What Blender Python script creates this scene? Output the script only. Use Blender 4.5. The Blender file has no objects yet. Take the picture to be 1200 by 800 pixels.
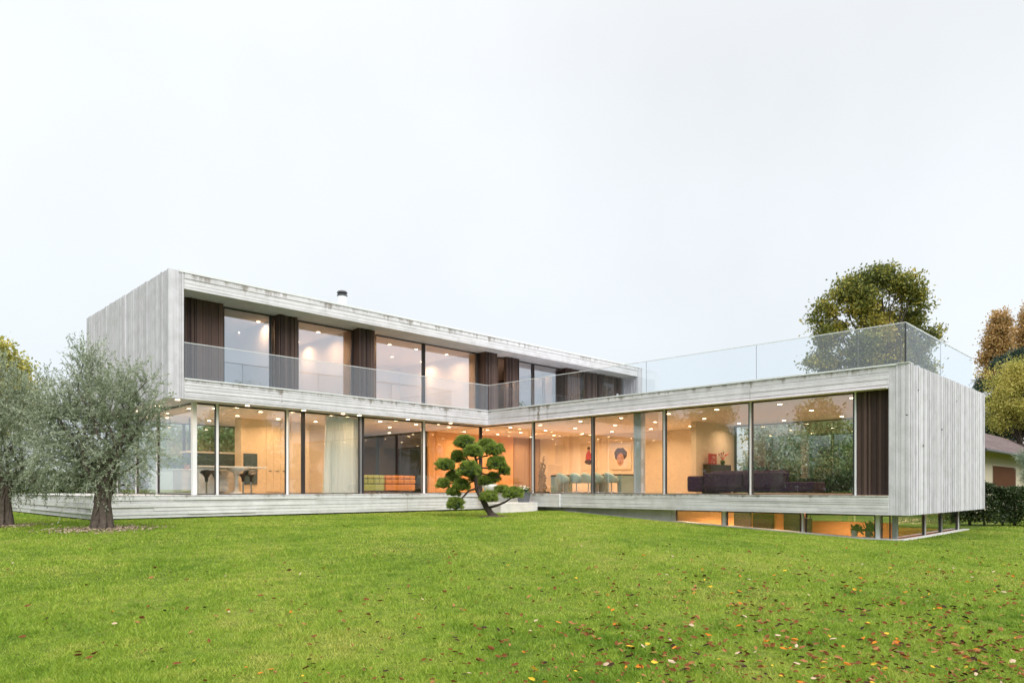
import bpy, bmesh, math, random
import numpy as np
from mathutils import Vector, Matrix
random.seed(7); rng = np.random.default_rng(11)
sc = bpy.context.scene; COL = sc.collection
F = 822.0; HZ = 572.0; S2 = math.sqrt(2)

# ---------------------------------------------------------------- geometry of the site
def X(u, y): t = (u-600)/F; return y*(1+t)/(1-t)
def Y(u, x): t = (u-600)/F; return x*(1-t)/(1+t)
def at(u, v, D):
    R = (u-600)/F*D
    return Vector(((D+R)/S2, (D-R)/S2, -(v-HZ)/F*D))
def sstep(a, b, x):
    t = np.clip((x-a)/(b-a), 0, 1); return t*t*(3-2*t)
def ground(x, y):
    x = np.asarray(x, float); y = np.asarray(y, float)
    D = (x+y)/S2; R = (x-y)/S2
    far = np.interp(R, [-14, 0, 1.8, 5.3, 9.8, 16, 30], [-.90, -.93, -.87, -1.13, -1.42, -1.42, -1.40])
    near = -1.56
    k = sstep(3, 15.5, D)
    und = .025*np.sin(x*.55+1)*np.cos(y*.47)*sstep(26, 14, D)
    return near*(1-k)+far*k+und
def gz(x, y): return float(ground(x, y))
def on_ground(u, v):
    D = 8.0
    for _ in range(30):
        R = (u-600)/F*D
        z = gz((D+R)/S2, (D-R)/S2)
        D = .5*D+.5*(-z*F/(v-HZ))
    R = (u-600)/F*D
    return Vector(((D+R)/S2, (D-R)/S2, gz((D+R)/S2, (D-R)/S2)))

# ---------------------------------------------------------------- materials
def nt(name):
    m = bpy.data.materials.new(name); m.use_nodes = True
    t = m.node_tree; return m, t, t.nodes['Principled BSDF']
def N(t, typ, **kw):
    n = t.nodes.new(typ)
    for k, v in kw.items():
        if k.startswith('i_'): n.inputs[k[2:].replace('_', ' ')].default_value = v
        else: setattr(n, k, v)
    return n
def rgba(c): return (c[0], c[1], c[2], 1)
def ramp(t, stops):
    r = t.nodes.new('ShaderNodeValToRGB'); e = r.color_ramp.elements
    while len(e) < len(stops): e.new(.5)
    for q, (p, c) in zip(e, stops): q.position = p; q.color = rgba(c)
    return r
def mixc(t, fac, a, b, mode='MIX'):
    m = t.nodes.new('ShaderNodeMix'); m.data_type = 'RGBA'; m.blend_type = mode
    for s, v in ((0, fac), (6, a), (7, b)):
        if isinstance(v, bpy.types.NodeSocket): t.links.new(v, m.inputs[s])
        elif isinstance(v, (int, float)): m.inputs[s].default_value = v
        else: m.inputs[s].default_value = rgba(v)
    return m.outputs[2]
def simple(name, c, rough=.6, metal=0, c2=None, scale=4, bump=0, isl=False, spec=.5):
    m, t, b = nt(name)
    b.inputs['Roughness'].default_value = rough; b.inputs['Metallic'].default_value = metal
    b.inputs['Specular IOR Level'].default_value = spec
    c2 = c2 or tuple(x*.85 for x in c)
    g = N(t, 'ShaderNodeNewGeometry'); tc = N(t, 'ShaderNodeTexCoord')
    no = N(t, 'ShaderNodeTexNoise', i_Scale=scale, i_Detail=5.0); t.links.new(tc.outputs['Object'], no.inputs['Vector'])
    f = no.outputs['Fac']
    if isl:
        a = N(t, 'ShaderNodeMath', operation='MULTIPLY_ADD'); t.links.new(g.outputs['Random Per Island'], a.inputs[0])
        a.inputs[1].default_value = .75; s = N(t, 'ShaderNodeMath', operation='MULTIPLY'); t.links.new(f, s.inputs[0]); s.inputs[1].default_value = .25
        t.links.new(s.outputs[0], a.inputs[2]); f = a.outputs[0]
    t.links.new(mixc(t, f, c, c2), b.inputs['Base Color'])
    if bump:
        bp = N(t, 'ShaderNodeBump', i_Strength=bump, i_Distance=.02); t.links.new(no.outputs['Fac'], bp.inputs['Height'])
        t.links.new(bp.outputs[0], b.inputs['Normal'])
    return m
def concrete(name, base=(.60, .615, .61), stain_z=(), vert=False, moss=0):
    m, t, b = nt(name); b.inputs['Roughness'].default_value = .85; b.inputs['Specular IOR Level'].default_value = .25
    g = N(t, 'ShaderNodeNewGeometry')
    def noise(scale, sv, det=6):
        mp = N(t, 'ShaderNodeMapping'); mp.inputs['Scale'].default_value = sv
        t.links.new(g.outputs['Position'], mp.inputs['Vector'])
        n = N(t, 'ShaderNodeTexNoise', i_Scale=scale, i_Detail=float(det)); t.links.new(mp.outputs[0], n.inputs['Vector']); return n.outputs['Fac']
    dark = tuple(x*.84 for x in base); lite = tuple(min(.86, x*1.06) for x in base)
    n1 = noise(1.0, (16, 16, .5) if vert else (.5, .5, 16)); n2 = noise(3.0, (1, 1, 1)); n3 = noise(30.0, (1, 1, 1), 3)
    r1 = ramp(t, [(.3, dark), (.5, base), (.75, lite)]); t.links.new(n1, r1.inputs[0])
    c = mixc(t, g.outputs['Random Per Island'], r1.outputs[0], tuple(x*.74 for x in base))
    c = mixc(t, .5, r1.outputs[0], c)
    r2 = ramp(t, [(.35, (.80, .80, .785)), (.6, (1, 1, 1))]); t.links.new(n2, r2.inputs[0])
    c = mixc(t, .6, c, r2.outputs[0], 'MULTIPLY')
    r3 = ramp(t, [(.3, (.8, .8, .8)), (.6, (1, 1, 1))]); t.links.new(n3, r3.inputs[0])
    c = mixc(t, .4, c, r3.outputs[0], 'MULTIPLY')
    # dirt runs below the copings: vertical streaks with a ragged lower end
    sx = N(t, 'ShaderNodeSeparateXYZ'); t.links.new(g.outputs['Position'], sx.inputs[0])
    ns = noise(1.0, (5.5, 5.5, .5), 4); nb = noise(.9, (1, 1, .2), 3); nh = noise(1.0, (14, 14, 25), 3)
    for ztop, depth in stain_z:
        mr = N(t, 'ShaderNodeMapRange'); mr.inputs[1].default_value = ztop-depth; mr.inputs[2].default_value = ztop
        mr.inputs[3].default_value = 0; mr.inputs[4].default_value = 1; t.links.new(sx.outputs[2], mr.inputs[0])
        up = N(t, 'ShaderNodeMath', operation='LESS_THAN'); t.links.new(sx.outputs[2], up.inputs[0]); up.inputs[1].default_value = ztop+.02
        a = N(t, 'ShaderNodeMath', operation='ADD'); t.links.new(ns, a.inputs[0]); t.links.new(nb, a.inputs[1])
        a2 = N(t, 'ShaderNodeMath', operation='MULTIPLY_ADD'); t.links.new(mr.outputs[0], a2.inputs[0]); a2.inputs[1].default_value = .33; t.links.new(a.outputs[0], a2.inputs[2])
        a3 = N(t, 'ShaderNodeMath', operation='MULTIPLY_ADD'); t.links.new(nh, a3.inputs[0]); a3.inputs[1].default_value = .35; t.links.new(a2.outputs[0], a3.inputs[2])
        m2 = N(t, 'ShaderNodeMapRange'); m2.inputs[1].default_value = 1.42; m2.inputs[2].default_value = 1.62; t.links.new(a3.outputs[0], m2.inputs[0])
        m3 = N(t, 'ShaderNodeMath', operation='MULTIPLY'); t.links.new(m2.outputs[0], m3.inputs[0]); t.links.new(up.outputs[0], m3.inputs[1])
        m4 = N(t, 'ShaderNodeMath', operation='MULTIPLY'); t.links.new(m3.outputs[0], m4.inputs[0]); m4.inputs[1].default_value = .75
        c = mixc(t, m4.outputs[0], c, (.17, .145, .11))
    if moss:
        rm = ramp(t, [(.55, (0, 0, 0)), (.75, (1, 1, 1))]); t.links.new(nb, rm.inputs[0])
        mm = N(t, 'ShaderNodeMath', operation='MULTIPLY'); t.links.new(rm.outputs[0], mm.inputs[0]); mm.inputs[1].default_value = moss
        c = mixc(t, mm.outputs[0], c, (.25, .27, .2))
    t.links.new(c, b.inputs['Base Color'])
    bp = N(t, 'ShaderNodeBump', i_Strength=.25, i_Distance=.01); t.links.new(n3, bp.inputs['Height']); t.links.new(bp.outputs[0], b.inputs['Normal'])
    return m
def glass(name, refl, tint=(.965, .985, .975), milk=0.0, edge=.85):
    m, t, b = nt(name); t.nodes.remove(b); out = t.nodes['Material Output']
    tr = N(t, 'ShaderNodeBsdfTransparent'); tr.inputs[0].default_value = rgba(tint)
    gl = N(t, 'ShaderNodeBsdfGlossy'); gl.inputs['Roughness'].default_value = .0; gl.inputs[0].default_value = (.95, .97, 1, 1)
    lw = N(t, 'ShaderNodeLayerWeight', i_Blend=.5)
    p = N(t, 'ShaderNodeMath', operation='POWER'); t.links.new(lw.outputs['Facing'], p.inputs[0]); p.inputs[1].default_value = 5
    a = N(t, 'ShaderNodeMath', operation='MULTIPLY_ADD'); t.links.new(p.outputs[0], a.inputs[0]); a.inputs[1].default_value = edge; a.inputs[2].default_value = refl
    a.use_clamp = True
    mx = N(t, 'ShaderNodeMixShader'); t.links.new(a.outputs[0], mx.inputs[0]); t.links.new(tr.outputs[0], mx.inputs[1]); t.links.new(gl.outputs[0], mx.inputs[2])
    last = mx
    if milk:
        df = N(t, 'ShaderNodeBsdfDiffuse'); df.inputs[0].default_value = (.7, .78, .8, 1)
        m2 = N(t, 'ShaderNodeMixShader'); m2.inputs[0].default_value = milk; t.links.new(mx.outputs[0], m2.inputs[1]); t.links.new(df.outputs[0], m2.inputs[2]); last = m2
    t.links.new(last.outputs[0], out.inputs['Surface'])
    return m
def leafmat(name, cols, nscale=1.2, trans=.35, rough=.55, spec=.3):
    m, t, b = nt(name); out = t.nodes['Material Output']
    g = N(t, 'ShaderNodeNewGeometry')
    r = ramp(t, [(i/(len(cols)-1), c) for i, c in enumerate(cols)])
    no = N(t, 'ShaderNodeTexNoise', i_Scale=nscale, i_Detail=3.0); t.links.new(g.outputs['Position'], no.inputs['Vector'])
    a = N(t, 'ShaderNodeMapRange'); a.inputs[1].default_value = .3; a.inputs[2].default_value = .7; t.links.new(no.outputs['Fac'], a.inputs[0])
    q = N(t, 'ShaderNodeMath', operation='MULTIPLY_ADD'); t.links.new(g.outputs['Random Per Island'], q.inputs[0]); q.inputs[1].default_value = .5
    h = N(t, 'ShaderNodeMath', operation='MULTIPLY'); t.links.new(a.outputs[0], h.inputs[0]); h.inputs[1].default_value = .5; t.links.new(h.outputs[0], q.inputs[2])
    t.links.new(q.outputs[0], r.inputs[0]); t.links.new(r.outputs[0], b.inputs['Base Color'])
    b.inputs['Roughness'].default_value = rough; b.inputs['Specular IOR Level'].default_value = spec
    tl = N(t, 'ShaderNodeBsdfTranslucent'); t.links.new(r.outputs[0], tl.inputs[0])
    mx = N(t, 'ShaderNodeMixShader'); mx.inputs[0].default_value = trans
    t.links.new(b.outputs[0], mx.inputs[1]); t.links.new(tl.outputs[0], mx.inputs[2]); t.links.new(mx.outputs[0], out.inputs['Surface'])
    return m
def emis(name, c, s):
    m, t, b = nt(name); b.inputs['Base Color'].default_value = rgba(c)
    b.inputs['Emission Color'].default_value = rgba(c); b.inputs['Emission Strength'].default_value = s; return m

M = {}
M['conc_h'] = concrete('board_concrete_horizontal', base=(.70, .69, .72), stain_z=((6.53, .30), (3.30, .22)))
M['conc_v'] = concrete('board_concrete_vertical', base=(.62, .615, .655), vert=True, moss=.15)
M['conc_end'] = concrete('board_concrete_end', base=(.665, .66, .705), vert=True)
M['conc_plinth'] = concrete('plinth_concrete', base=(.71, .71, .715), stain_z=((-.2, .12),), moss=.25)
M['conc_smooth'] = concrete('smooth_concrete', base=(.74, .73, .72))
M['conc_soffit'] = concrete('soffit_concrete', base=(.55, .53, .52))
M['coping'] = simple('coping_metal', (.72, .74, .75), .4, c2=(.62, .64, .65), scale=3)
M['timber'] = simple('dark_timber', (.125, .082, .068), .7, spec=.2, c2=(.032, .020, .020), isl=True, scale=6, bump=.1)
M['glass'] = glass('window_glass', .115)
M['glass_up'] = glass('upper_glass', .35, tint=(.86, .88, .92))
M['rail_glass'] = glass('railing_glass', .075, tint=(.96, .98, .99), edge=.2, milk=.012)
M['white_metal'] = simple('white_metal', (.78, .79, .8), .35)
M['grey_metal'] = simple('grey_metal', (.32, .33, .35), .35, .6)
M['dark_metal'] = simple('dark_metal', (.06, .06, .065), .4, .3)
M['chrome'] = simple('chrome', (.7, .7, .72), .15, 1)
M['plaster'] = simple('warm_plaster', (.78, .70, .60), .8, c2=(.74, .66, .56), scale=1.5)
M['orange_wall'] = simple('orange_wall', (.72, .40, .17), .7, c2=(.68, .36, .15), scale=1)
M['ceiling'] = simple('ceiling_white', (.80, .74, .70), .8, c2=(.78, .72, .68))
M['floor'] = simple('oak_floor', (.50, .40, .30), .45, c2=(.42, .33, .24), scale=2)
M['cream'] = simple('cream_cabinet', (.80, .66, .48), .4, c2=(.78, .64, .46))
M['white'] = simple('white_lacquer', (.8, .8, .78), .35)
M['pale_green'] = simple('pale_green_shell', (.42, .56, .52), .5)
M['black'] = simple('black_plastic', (.015, .015, .017), .35)
M['purple'] = simple('purple_velvet', (.045, .026, .095), .85, c2=(.03, .018, .065), scale=9, bump=.2)
M['orange_leather'] = simple('orange_leather', (.75, .30, .05), .5, c2=(.66, .24, .04), scale=6)
M['green_leather'] = simple('green_leather', (.40, .45, .10), .5, c2=(.33, .38, .08), scale=6)
M['darkwood'] = simple('dark_brown_wood', (.035, .02, .018), .4)
M['midwood'] = simple('brown_wood', (.36, .22, .13), .5, c2=(.30, .18, .10), scale=5)
M['curtain'] = leafmat('sheer_curtain', [(.84, .88, .85), (.88, .9, .88)], trans=.45, rough=.9, spec=.05)
M['drift'] = simple('driftwood', (.30, .18, .10), .8, c2=(.12, .07, .04), scale=9, bump=.5)
M['bark'] = simple('bark', (.11, .085, .066), .95, c2=(.035, .028, .024), scale=7, bump=1.0)
M['olive_bark'] = simple('olive_bark', (.16, .125, .10), .95, c2=(.02, .015, .012), scale=11, bump=1.0)
M['red'] = simple('red_paint', (.55, .05, .05), .6, c2=(.42, .03, .06), scale=12)
M['green'] = simple('green_leaf_plain', (.07, .17, .04), .6, c2=(.04, .10, .03), scale=20)
M['terracotta'] = simple('terracotta', (.42, .22, .14), .8)
M['pot_grey'] = simple('grey_zinc_pot', (.13, .145, .17), .55, c2=(.10, .11, .13), scale=5)
M['petal'] = simple('white_petal', (.82, .76, .66), .6)
M['skin'] = simple('painted_skin', (.55, .27, .15), .7)
M['paintdark'] = simple('painted_hair', (.10, .03, .05), .8, c2=(.02, .02, .03), scale=16)
M['canvas'] = simple('canvas', (.80, .70, .58), .85)
M['teal'] = simple('blue_grey_glossy', (.10, .15, .18), .12, c2=(.05, .08, .10), scale=3)
M['lens'] = emis('lamp_lens', (1.0, .72, .42), 14)
M['stucco'] = simple('beige_stucco', (.50, .45, .37), .9, c2=(.47, .40, .29), scale=2)
M['tile'] = simple('roof_tile', (.17, .125, .12), .95, c2=(.09, .07, .07), isl=True, scale=5)
M['shutter'] = simple('brown_shutter', (.13, .06, .035), .9, spec=.05)
M['soil'] = simple('soil', (.13, .09, .06), .95, c2=(.07, .05, .035), scale=12, bump=.6)
M['chips'] = simple('wood_chips', (.46, .36, .27), .9, c2=(.20, .14, .09), isl=True, scale=8)
M['garden_wall'] = simple('garden_wall_render', (.62, .62, .60), .9)
M['olive_leaf'] = leafmat('olive_leaf', [(.11, .14, .075), (.22, .265, .165), (.36, .40, .29), (.50, .54, .43)], 1.6, .25)
M['needle'] = leafmat('pine_needle', [(.07, .115, .025), (.22, .30, .05), (.46, .54, .13)], 3, .2)
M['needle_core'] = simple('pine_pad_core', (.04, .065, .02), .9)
M['oak_leaf'] = leafmat('oak_leaf', [(.07, .095, .03), (.13, .155, .04), (.22, .23, .05), (.50, .42, .07), (.40, .25, .09)], .35, .3)
M['green_leaf'] = leafmat('garden_leaf', [(.08, .12, .045), (.16, .23, .08), (.26, .34, .13), (.38, .42, .20)], .7, .3)
M['grey_leaf'] = leafmat('grey_green_leaf', [(.12, .17, .11), (.26, .32, .23), (.44, .48, .38)], .8, .3)
M['gold_leaf'] = leafmat('golden_leaf', [(.20, .23, .06), (.38, .38, .09), (.58, .50, .14), (.46, .42, .12)], .5, .35)
M['rust_leaf'] = leafmat('rusty_leaf', [(.20, .17, .06), (.42, .26, .10), (.55, .35, .15), (.32, .26, .09)], .5, .35)
M['cedar_leaf'] = leafmat('cedar_leaf', [(.02, .04, .028), (.04, .07, .05), (.07, .10, .065)], .8, .15)
M['hedge_leaf'] = leafmat('hedge_leaf', [(.018, .032, .013), (.04, .065, .022), (.075, .11, .035)], 1.5, .2, rough=.35)

# ---------------------------------------------------------------- mesh builder
class MB:
    def __init__(s): s.v = []; s.f = []
    def hexa(s, p):
        n = len(s.v); s.v += [tuple(q) for q in p]
        s.f += [tuple(n+i for i in q) for q in ((0, 3, 2, 1), (4, 5, 6, 7), (0, 1, 5, 4), (1, 2, 6, 5), (2, 3, 7, 6), (3, 0, 4, 7))]
        return s
    def box(s, x0, x1, y0, y1, z0, z1):
        return s.hexa([(x0, y0, z0), (x1, y0, z0), (x1, y1, z0), (x0, y1, z0), (x0, y0, z1), (x1, y0, z1), (x1, y1, z1), (x0, y1, z1)])
    def fr(s, O, U, V, Nn, u0, u1, v0, v1, n0, n1):
        P = lambda a, b, c: O+U*a+V*b+Nn*c
        return s.hexa([P(u0, v0, n0), P(u1, v0, n0), P(u1, v0, n1), P(u0, v0, n1), P(u0, v1, n0), P(u1, v1, n0), P(u1, v1, n1), P(u0, v1, n1)])
    def rbox(s, x0, x1, y0, y1, z0, z1, r=.04, seg=2):
        bm = bmesh.new(); bmesh.ops.create_cube(bm, size=1)
        for q in bm.verts: q.co = Vector(((x0+x1)/2+q.co.x*(x1-x0), (y0+y1)/2+q.co.y*(y1-y0), (z0+z1)/2+q.co.z*(z1-z0)))
        bmesh.ops.bevel(bm, geom=bm.edges[:], offset=r, segments=seg, profile=.5, affect='EDGES')
        n = len(s.v); bm.verts.index_update(); s.v += [tuple(q.co) for q in bm.verts]
        s.f += [tuple(n+q.index for q in f.verts) for f in bm.faces]; bm.free(); return s
    def tube(s, pts, rad, seg=8, noise=0, rs=0, cap=True):
        pts = [Vector(p) for p in pts]; n0 = len(s.v); up = Vector((.13, .31, .94))
        R = random.Random(rs)
        for i, p in enumerate(pts):
            d = (pts[min(i+1, len(pts)-1)]-pts[max(i-1, 0)]).normalized()
            a = d.cross(up if abs(d.dot(up)) < .95 else Vector((1, 0, 0))).normalized(); b = d.cross(a)
            for k in range(seg):
                w = 2*math.pi*k/seg; r = rad[i]*(1+noise*(R.random()-.5)*2)
                s.v.append(tuple(p+(a*math.cos(w)+b*math.sin(w))*r))
        for i in range(len(pts)-1):
            for k in range(seg):
                A = n0+i*seg+k; B = n0+i*seg+(k+1) % seg
                s.f.append((A, B, B+seg, A+seg))
        if cap:
            s.f.append(tuple(n0+k for k in range(seg))[::-1]); s.f.append(tuple(n0+(len(pts)-1)*seg+k for k in range(seg)))
        return s
    def lathe(s, c, prof, seg=20, sy=1):
        n0 = len(s.v)
        for r, z in prof:
            for k in range(seg):
                w = 2*math.pi*k/seg; s.v.append((c[0]+r*math.cos(w), c[1]+r*sy*math.sin(w), c[2]+z))
        for i in range(len(prof)-1):
            for k in range(seg):
                A = n0+i*seg+k; B = n0+i*seg+(k+1) % seg; s.f.append((A, B, B+seg, A+seg))
        s.f.append(tuple(n0+k for k in range(seg))[::-1]); s.f.append(tuple(n0+(len(prof)-1)*seg+k for k in range(seg)))
        return s
    def build(s, name, mat, parent=None, origin=None, smooth=False):
        me = bpy.data.meshes.new(name)
        off = Vector(parent['_o']) if parent is not None and '_o' in parent else Vector(origin or (0, 0, 0))
        me.from_pydata([tuple(Vector(q)-off) for q in s.v], [], s.f); me.update()
        if smooth: me.polygons.foreach_set('use_smooth', [True]*len(me.polygons))
        me.materials.append(M[mat] if isinstance(mat, str) else mat)
        o = bpy.data.objects.new(name, me); COL.objects.link(o)
        if parent is not None:
            o.parent = parent
            o['_o'] = tuple(off)
        else: o.location = off
        return o
def tag(o, label, cat=None, group=None, kind=None):
    if label: o['label'] = label
    if cat: o['category'] = cat
    if group: o['group'] = group
    if kind: o['kind'] = kind
    return o
def thing(name, label, cat, loc, group=None, local=False, rz=0):
    """Empty at the base. local=True: children are given in local coordinates."""
    o = bpy.data.objects.new(name, None); COL.objects.link(o); o.location = loc; o.rotation_euler.z = rz
    o['_o'] = (0, 0, 0) if local else tuple(loc)
    return tag(o, label, cat, group)
def copy_thing(root, loc, rz, label):
    kids = {}
    r = root.copy(); COL.objects.link(r); r.location = loc; r.rotation_euler.z = rz; r['label'] = label
    for ch in root.children:
        c = ch.copy(); COL.objects.link(c); c.parent = r
        for gch in ch.children:
            d = gch.copy(); COL.objects.link(d); d.parent = c
    return r
def npmesh(name, V, Fc, mat, parent=None, origin=(0, 0, 0)):
    """V (n,3) float, Fc (m,k) int with constant k"""
    off = np.array(parent['_o'] if parent is not None else origin, float)
    me = bpy.data.meshes.new(name); n = len(V); m, k = Fc.shape
    me.vertices.add(n); me.vertices.foreach_set('co', (V-off).astype(np.float32).ravel())
    me.loops.add(m*k); me.loops.foreach_set('vertex_index', Fc.astype(np.int32).ravel())
    me.polygons.add(m); me.polygons.foreach_set('loop_start', np.arange(0, m*k, k, dtype=np.int32))
    me.update(calc_edges=True); me.materials.append(M[mat] if isinstance(mat, str) else mat)
    o = bpy.data.objects.new(name, me); COL.objects.link(o)
    if parent is not None: o.parent = parent
    else: o.location = off
    return o
def unit(a): return a/np.maximum(np.linalg.norm(a, axis=-1, keepdims=True), 1e-9)
def leaves(P, L, W, dirs=None, spread=.9):
    """diamond leaves, one per point; slightly folded"""
    n = len(P); d = rng.normal(size=(n, 3))
    if dirs is not None: d = unit(dirs+spread*d)
    d = unit(d); a = unit(np.cross(d, rng.normal(size=(n, 3)))); nn = np.cross(d, a)
    l = (L*(.7+.6*rng.random(n)))[:, None]; w = (W*(.7+.6*rng.random(n)))[:, None]
    V = np.stack([P, P+d*l*.5+a*w*.5+nn*w*.15, P+d*l, P+d*l*.5-a*w*.5+nn*w*.15], 1).reshape(-1, 3)
    return V, np.arange(4*n).reshape(n, 4)
def lobe_points(lobes, n, clump, sig, squash=1.0, shell=.5):
    """points gathered in clumps inside the lobes (cx,cy,cz,r)"""
    Lb = np.array(lobes, float); w = Lb[:, 3]**2; w /= w.sum()
    M_ = max(1, n//clump); idx = rng.choice(len(Lb), M_, p=w)
    d = unit(rng.normal(size=(M_, 3))); r = Lb[idx, 3]*rng.random(M_)**shell
    c = Lb[idx, :3]+d*r[:, None]*np.array([1, 1, squash])
    k = rng.integers(0, M_, n)
    return c[k]+rng.normal(size=(n, 3))*sig*np.array([1, 1, .7]), unit(d[k]), c
def limbs(mb, base, targets, r0, rs=1, wob=.12, seg=6):
    R = random.Random(rs)
    for t in targets:
        b = Vector(base[R.randrange(len(base))]); t = Vector(t); L = (t-b).length
        pts = [b]; 
        for k in range(1, 5):
            f = k/4; p = b.lerp(t, f)+Vector((R.uniform(-1, 1), R.uniform(-1, 1), R.uniform(-.3, 1)))*L*wob*(1-f*.7)*(f < 1)
            pts.append(p)
        mb.tube(pts, [r0*(1-.2*k) for k in range(5)], seg, .1, rs)

# ---------------------------------------------------------------- board-marked faces
def boards_h(mb, O, U, Nn, L, z0, z1, wmin=.05, wmax=.15, dep=.034, plen=(1.8, 5.0), seed=1, gap=.014, breaks=1.0):
    R = random.Random(seed); z = z0; V = Vector((0, 0, 1))
    while z < z1-.001:
        w = R.uniform(wmin, wmax)
        if z1-z-w < wmin: w = z1-z
        d = R.choice([.25, .5, .7, 1.0])*dep*R.uniform(.8, 1.1); a = -R.uniform(0, 2)
        while a < L:
            l = R.uniform(*plen); e = min(L, a+l); b = max(0, a)
            if e-b > .01:
                dd = max(.010, d+R.uniform(-.3, .3)*dep*breaks)
                mb.fr(O, U, V, Nn, b, e-.001, z, z+w-gap, -.01, dd)
            a += l
        z += w
def boards_v(mb, O, U, Nn, L, z0, z1, wmin=.04, wmax=.15, dep=.045, seed=1, gap=.018):
    R = random.Random(seed); a = 0; V = Vector((0, 0, 1))
    while a < L-.001:
        w = R.uniform(wmin, wmax)
        if L-a-w < wmin: w = L-a
        d = R.choice([.1, .35, .6, 1.0])*dep*R.uniform(.8, 1.15)
        mb.fr(O, U, V, Nn, a, a+w-gap, z0, z1, -.01, d); a += w
EX, EY, EZ = Vector((1, 0, 0)), Vector((0, 1, 0)), Vector((0, 0, 1))

Y0, X0, XE = 22.0, 7.54, 32.1            # left wing front plane, near end, far end
X1, Y2, XB = 20.55, 5.70, 29.3           # right wing front plane, near end, back
ZF, ZS0, ZS1, ZR0, ZR1, ZB = -.20, 2.71, 3.33, 6.04, 6.56, -.72
YB = 30.8
house = thing('modern_house', 'two storey flat roofed house of pale board marked concrete with glass walls', 'house', (18, 24, -.95))

# --- roof volume (left wing upper)
mb = MB()
mb.box(X0+.452, XE-.472, Y0+.03, YB, ZR0, ZR1)
boards_h(mb, Vector((X0+.46, Y0+.03, 0)), EX, -EY, XE-X0-.96, ZR0, ZR1-.05, seed=3, breaks=.7)
mb.build('roof_slab', 'conc_h', house)
mb = MB(); mb.box(X0+.30, XE-.3, Y0-.012, Y0+.25, ZR1-.045, ZR1+.025); mb.box(X0+.3, XE-.3, Y0+.26, YB, ZR1+.003, ZR1+.018)
mb.build('coping', 'coping', house)
# end walls of the upper volume
mb = MB(); mb.box(X0+.03, X0+.45, Y0+.03, YB, ZS0-.001, ZR1+.002)
boards_v(mb, Vector((X0+.03, Y0+.03, 0)), EY, -EX, YB-Y0-.03, ZS0, ZR1, seed=5)
boards_v(mb, Vector((X0+.03, Y0+.03, 0)), EX, -EY, .42, ZS0, ZR1, seed=6, dep=.022)
mb.build('wall', 'conc_v', house)
mb = MB(); mb.box(XE-.47, XE-.03, Y0+.03, YB-.01, ZS1, ZR1+.002)
boards_v(mb, Vector((XE-.47, Y0+.03, 0)), EX, -EY, .44, ZS1, ZR1, seed=7)
boards_v(mb, Vector((XE-.47, Y0+.05, 0)), EY, -EX, 1.2, ZS1+.01, ZR0-.003, seed=17)
mb.build('wall', 'conc_v', house)
mb = MB(); mb.box(X0+.45, XE-.47, YB-.3, YB-.012, ZS1+.003, ZR0-.003); mb.build('wall', 'conc_smooth', house)
# --- first floor slab, L-shaped
mb = MB()
mb.box(X0+.45, XE-.03, Y0+.031, YB-.013, ZS0, ZS1-.004); mb.box(X1+.031, XB-.03, Y2+.5, Y0+.031, ZS0+.002, ZS1-.006)
boards_h(mb, Vector((X0+.46, Y0+.03, 0)), EX, -EY, X1-X0-.46+.03, ZS0, ZS1-.03, seed=8, breaks=.7)
boards_h(mb, Vector((X1+.03, Y2+.5, 0)), EY, -EX, Y0-Y2-.5+.03, ZS0, ZS1-.03, seed=9, breaks=.7)
mb.build('floor_slab', 'conc_h', house)
mb = MB(); mb.box(X0+.46, X1-.014, Y0-.010, Y0+.12, ZS1-.028, ZS1+.012); mb.box(X1-.012, X1+.12, Y2+.3, Y0+.12, ZS1-.028, ZS1+.014)
mb.build('coping', 'coping', house)
# --- right wing end wall
mb = MB(); mb.box(X1+.03, XB-.03, Y2+.03, Y2+.499, ZB-.002, ZS1-.002)
boards_v(mb, Vector((X1+.03, Y2+.03, 0)), EX, -EY, XB-X1-.06, ZB, ZS1, seed=12, wmin=.04, wmax=.14)
boards_v(mb, Vector((X1+.03, Y2+.03, 0)), EY, -EX, .467, ZB, ZS1, seed=13, dep=.02)
mb.build('wall', 'conc_end', house)
mb = MB(); mb.box(X1-.005, X1+.4, Y2-.006, Y2+.29, ZS1+.001, ZS1+.02); mb.build('coping', 'coping', house)
for u, v in ((1076, 457), (1063, 486), (1104, 503), (1082, 522), (1121, 470)):
    x = X(u, Y2); z = (HZ-v)/F*(x+Y2)/S2
    MB().fr(Vector((x, Y2+.03, z)), EX, EZ, -EY, -.02, .025, -.012, .012, .0, .047).build('tie_hole', 'dark_metal', house)
# --- right wing ground slab (hovering plinth)
mb = MB(); mb.box(X1+.03, XB-.03, Y2+.5, Y0+.01, ZB, ZF-.004)
boards_h(mb, Vector((X1+.03, Y2+.5, 0)), EY, -EX, 17.9-Y2-.5, ZB, ZF-.02, seed=21, wmin=.05, wmax=.13)
boards_h(mb, Vector((X1-.09, 17.9, 0)), EY, -EX, Y0-17.9, ZB, ZF, seed=22, wmin=.06, wmax=.16); mb.box(X1-.09, X1+.03, 17.9, Y0+.01, ZB, ZF-.006)
mb.box(X1+.002, X1+.25, Y2+.5, 17.89, ZF-.02, ZF+.006)
mb.build('plinth', 'conc_plinth', house)
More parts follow.
